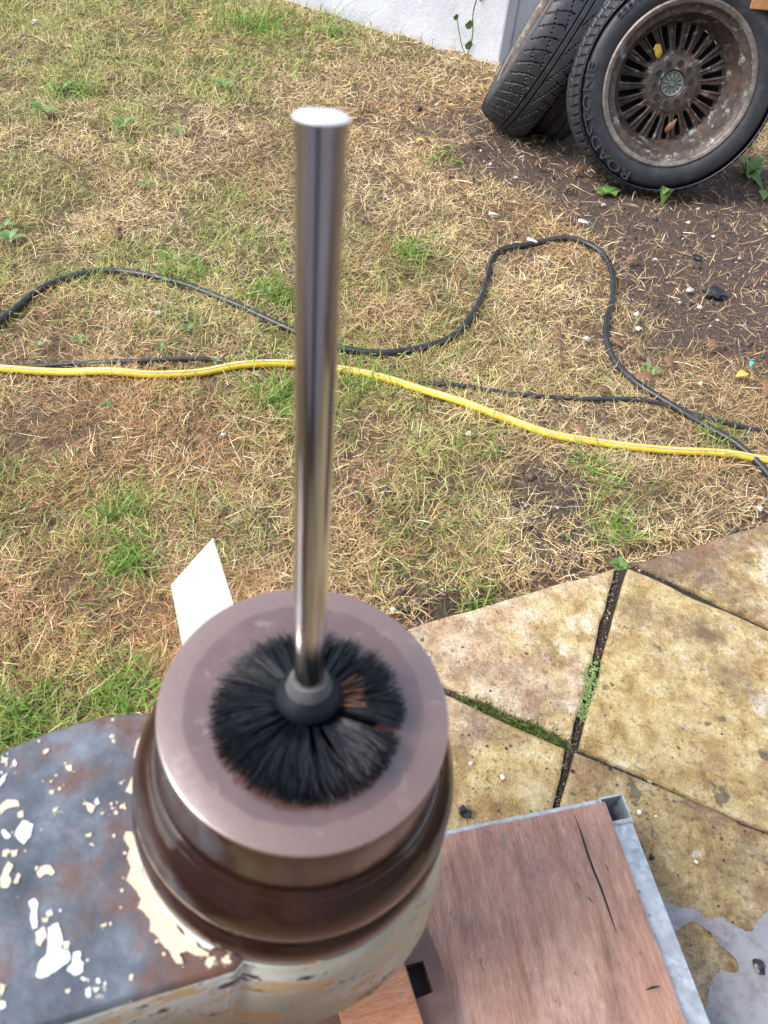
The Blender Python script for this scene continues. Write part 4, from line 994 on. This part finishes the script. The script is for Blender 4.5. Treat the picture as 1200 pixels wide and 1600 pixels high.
# pale long stalks lying loose
x, y = scatter(1700); s = soilf(x, y); k = (~in_patio(x, y, .02)) & (~behind_wall(x, y)); x, y = x[k], y[k]; N = len(x)
blades('loose_stalk', x, y, rng.uniform(.03, .09, N), rng.uniform(.0008, .0013, N)*(1+.2*np.clip(y-1.5, 0, 4)), np.abs(rng.normal(.12, .1, N)), rng.uniform(0, 6.3, N), rng.normal(.15, .2, N), np.array((.68, .57, .38))*rng.uniform(.8, 1.2, (N, 1)), MSTRAW, gz(x, y)+.008)
# grass and moss in the joint between two slabs
t = rng.random(900); a_, b_ = onz(722, 1086, .023), onz(890, 1166, .023)
x = a_.x+(b_.x-a_.x)*t+rng.normal(0, .0035, 900); y = a_.y+(b_.y-a_.y)*t+rng.normal(0, .0035, 900); N = 900
blades('joint_grass', x, y, rng.uniform(.008, .024, N), rng.uniform(.0006, .0013, N), np.clip(rng.normal(.9, .4, N), .1, 1.5), rng.uniform(0, 6.3, N), rng.normal(.5, .4, N), np.array((.12, .16, .035))*rng.uniform(.5, 1.6, (N, 1)), MGREEN, np.full(N, .020))
# soil crumbs on the bare patch
x, y = scatter(60000); s = soilf(x, y); k = (~in_patio(x, y, 0)) & (~behind_wall(x, y)) & (rng.random(len(x)) < s*1.1); x, y = x[k], y[k]; N = len(x)
sz = rng.exponential(.0022, N)+.0012
o8 = np.array([(1, 0, 0), (0, 1, 0), (-1, 0, 0), (0, -1, 0), (0, 0, .8), (0, 0, -.8)])
V = np.stack([x, y, gz(x, y)+.001], -1)[:, None]+o8[None]*sz[:, None, None]*rng.uniform(.6, 1.3, (N, 6, 1))
F8 = np.array([(0, 1, 4), (1, 2, 4), (2, 3, 4), (3, 0, 4), (1, 0, 5), (2, 1, 5), (3, 2, 5), (0, 3, 5)])
F = (np.arange(N)*6)[:, None, None]+F8[None]
me = np_mesh('soil_crumbs', V.reshape(-1, 3), F.reshape(-1, 3))
ca = me.attributes.new('col', 'FLOAT_COLOR', 'POINT'); cc = np.ones((N, 6, 4), np.float32)
base_ = np.where(rng.random((N, 1)) < .04, np.array([[.5, .46, .4]]), np.array([[.06, .042, .035]])*rng.uniform(.5, 1.7, (N, 1))); cc[:, :, :3] = base_[:, None]
ca.data.foreach_set('color', cc.ravel()); tag(link('soil_crumbs', me, mat_blade('soil_crumb', 0)), kind='stuff')

# crumbs of soil and grit in the joints and loose on the slabs
JL = [((966, 893), (897, 1168), 900, .0035), ((700, 1079), (893, 1168), 700, .003), ((985, 884), (1330, 1032), 400, .002), ((900, 1171), (1330, 1352), 450, .002), ((888, 1175), (862, 1300), 350, .002), ((640, 985), (962, 892), 450, .007), ((985, 884), (1330, 780), 400, .007)]
X = []; Y = []; Z = []
for a, b, n, sg in JL:
    p, q = onz(*a, .02), onz(*b, .02); t = rng.random(n); X.append(p.x+(q.x-p.x)*t+rng.normal(0, sg, n)); Y.append(p.y+(q.y-p.y)*t+rng.normal(0, sg, n)); Z.append(np.full(n, .0195 if sg < .01 else SLAB_Z))
n = 420; p0 = [onz(rng.uniform(680, 1200), rng.uniform(900, 1500), SLAB_Z) for _ in range(n)]
X.append(np.array([p.x for p in p0])); Y.append(np.array([p.y for p in p0])); Z.append(np.full(n, SLAB_Z+.0005))
x = np.concatenate(X); y = np.concatenate(Y); z = np.concatenate(Z); N = len(x)
onp = in_patio(x, y, 0); z = np.where(onp, z, gz(x, y)); sz = rng.exponential(.0007, N)+.0006
V = np.stack([x, y, z], -1)[:, None]+o8[None]*sz[:, None, None]*rng.uniform(.6, 1.3, (N, 6, 1))
F = (np.arange(N)*6)[:, None, None]+F8[None]
me = np_mesh('joint_crumbs', V.reshape(-1, 3), F.reshape(-1, 3))
ca = me.attributes.new('col', 'FLOAT_COLOR', 'POINT'); cc = np.ones((N, 6, 4), np.float32)
base_ = np.where(rng.random((N, 1)) < .05, np.array([[.45, .4, .33]]), np.array([[.055, .038, .028]])*rng.uniform(.4, 2.0, (N, 1))); cc[:, :, :3] = base_[:, None]
ca.data.foreach_set('color', cc.ravel()); tag(link('joint_crumbs', me, bpy.data.materials['soil_crumb']), kind='stuff')
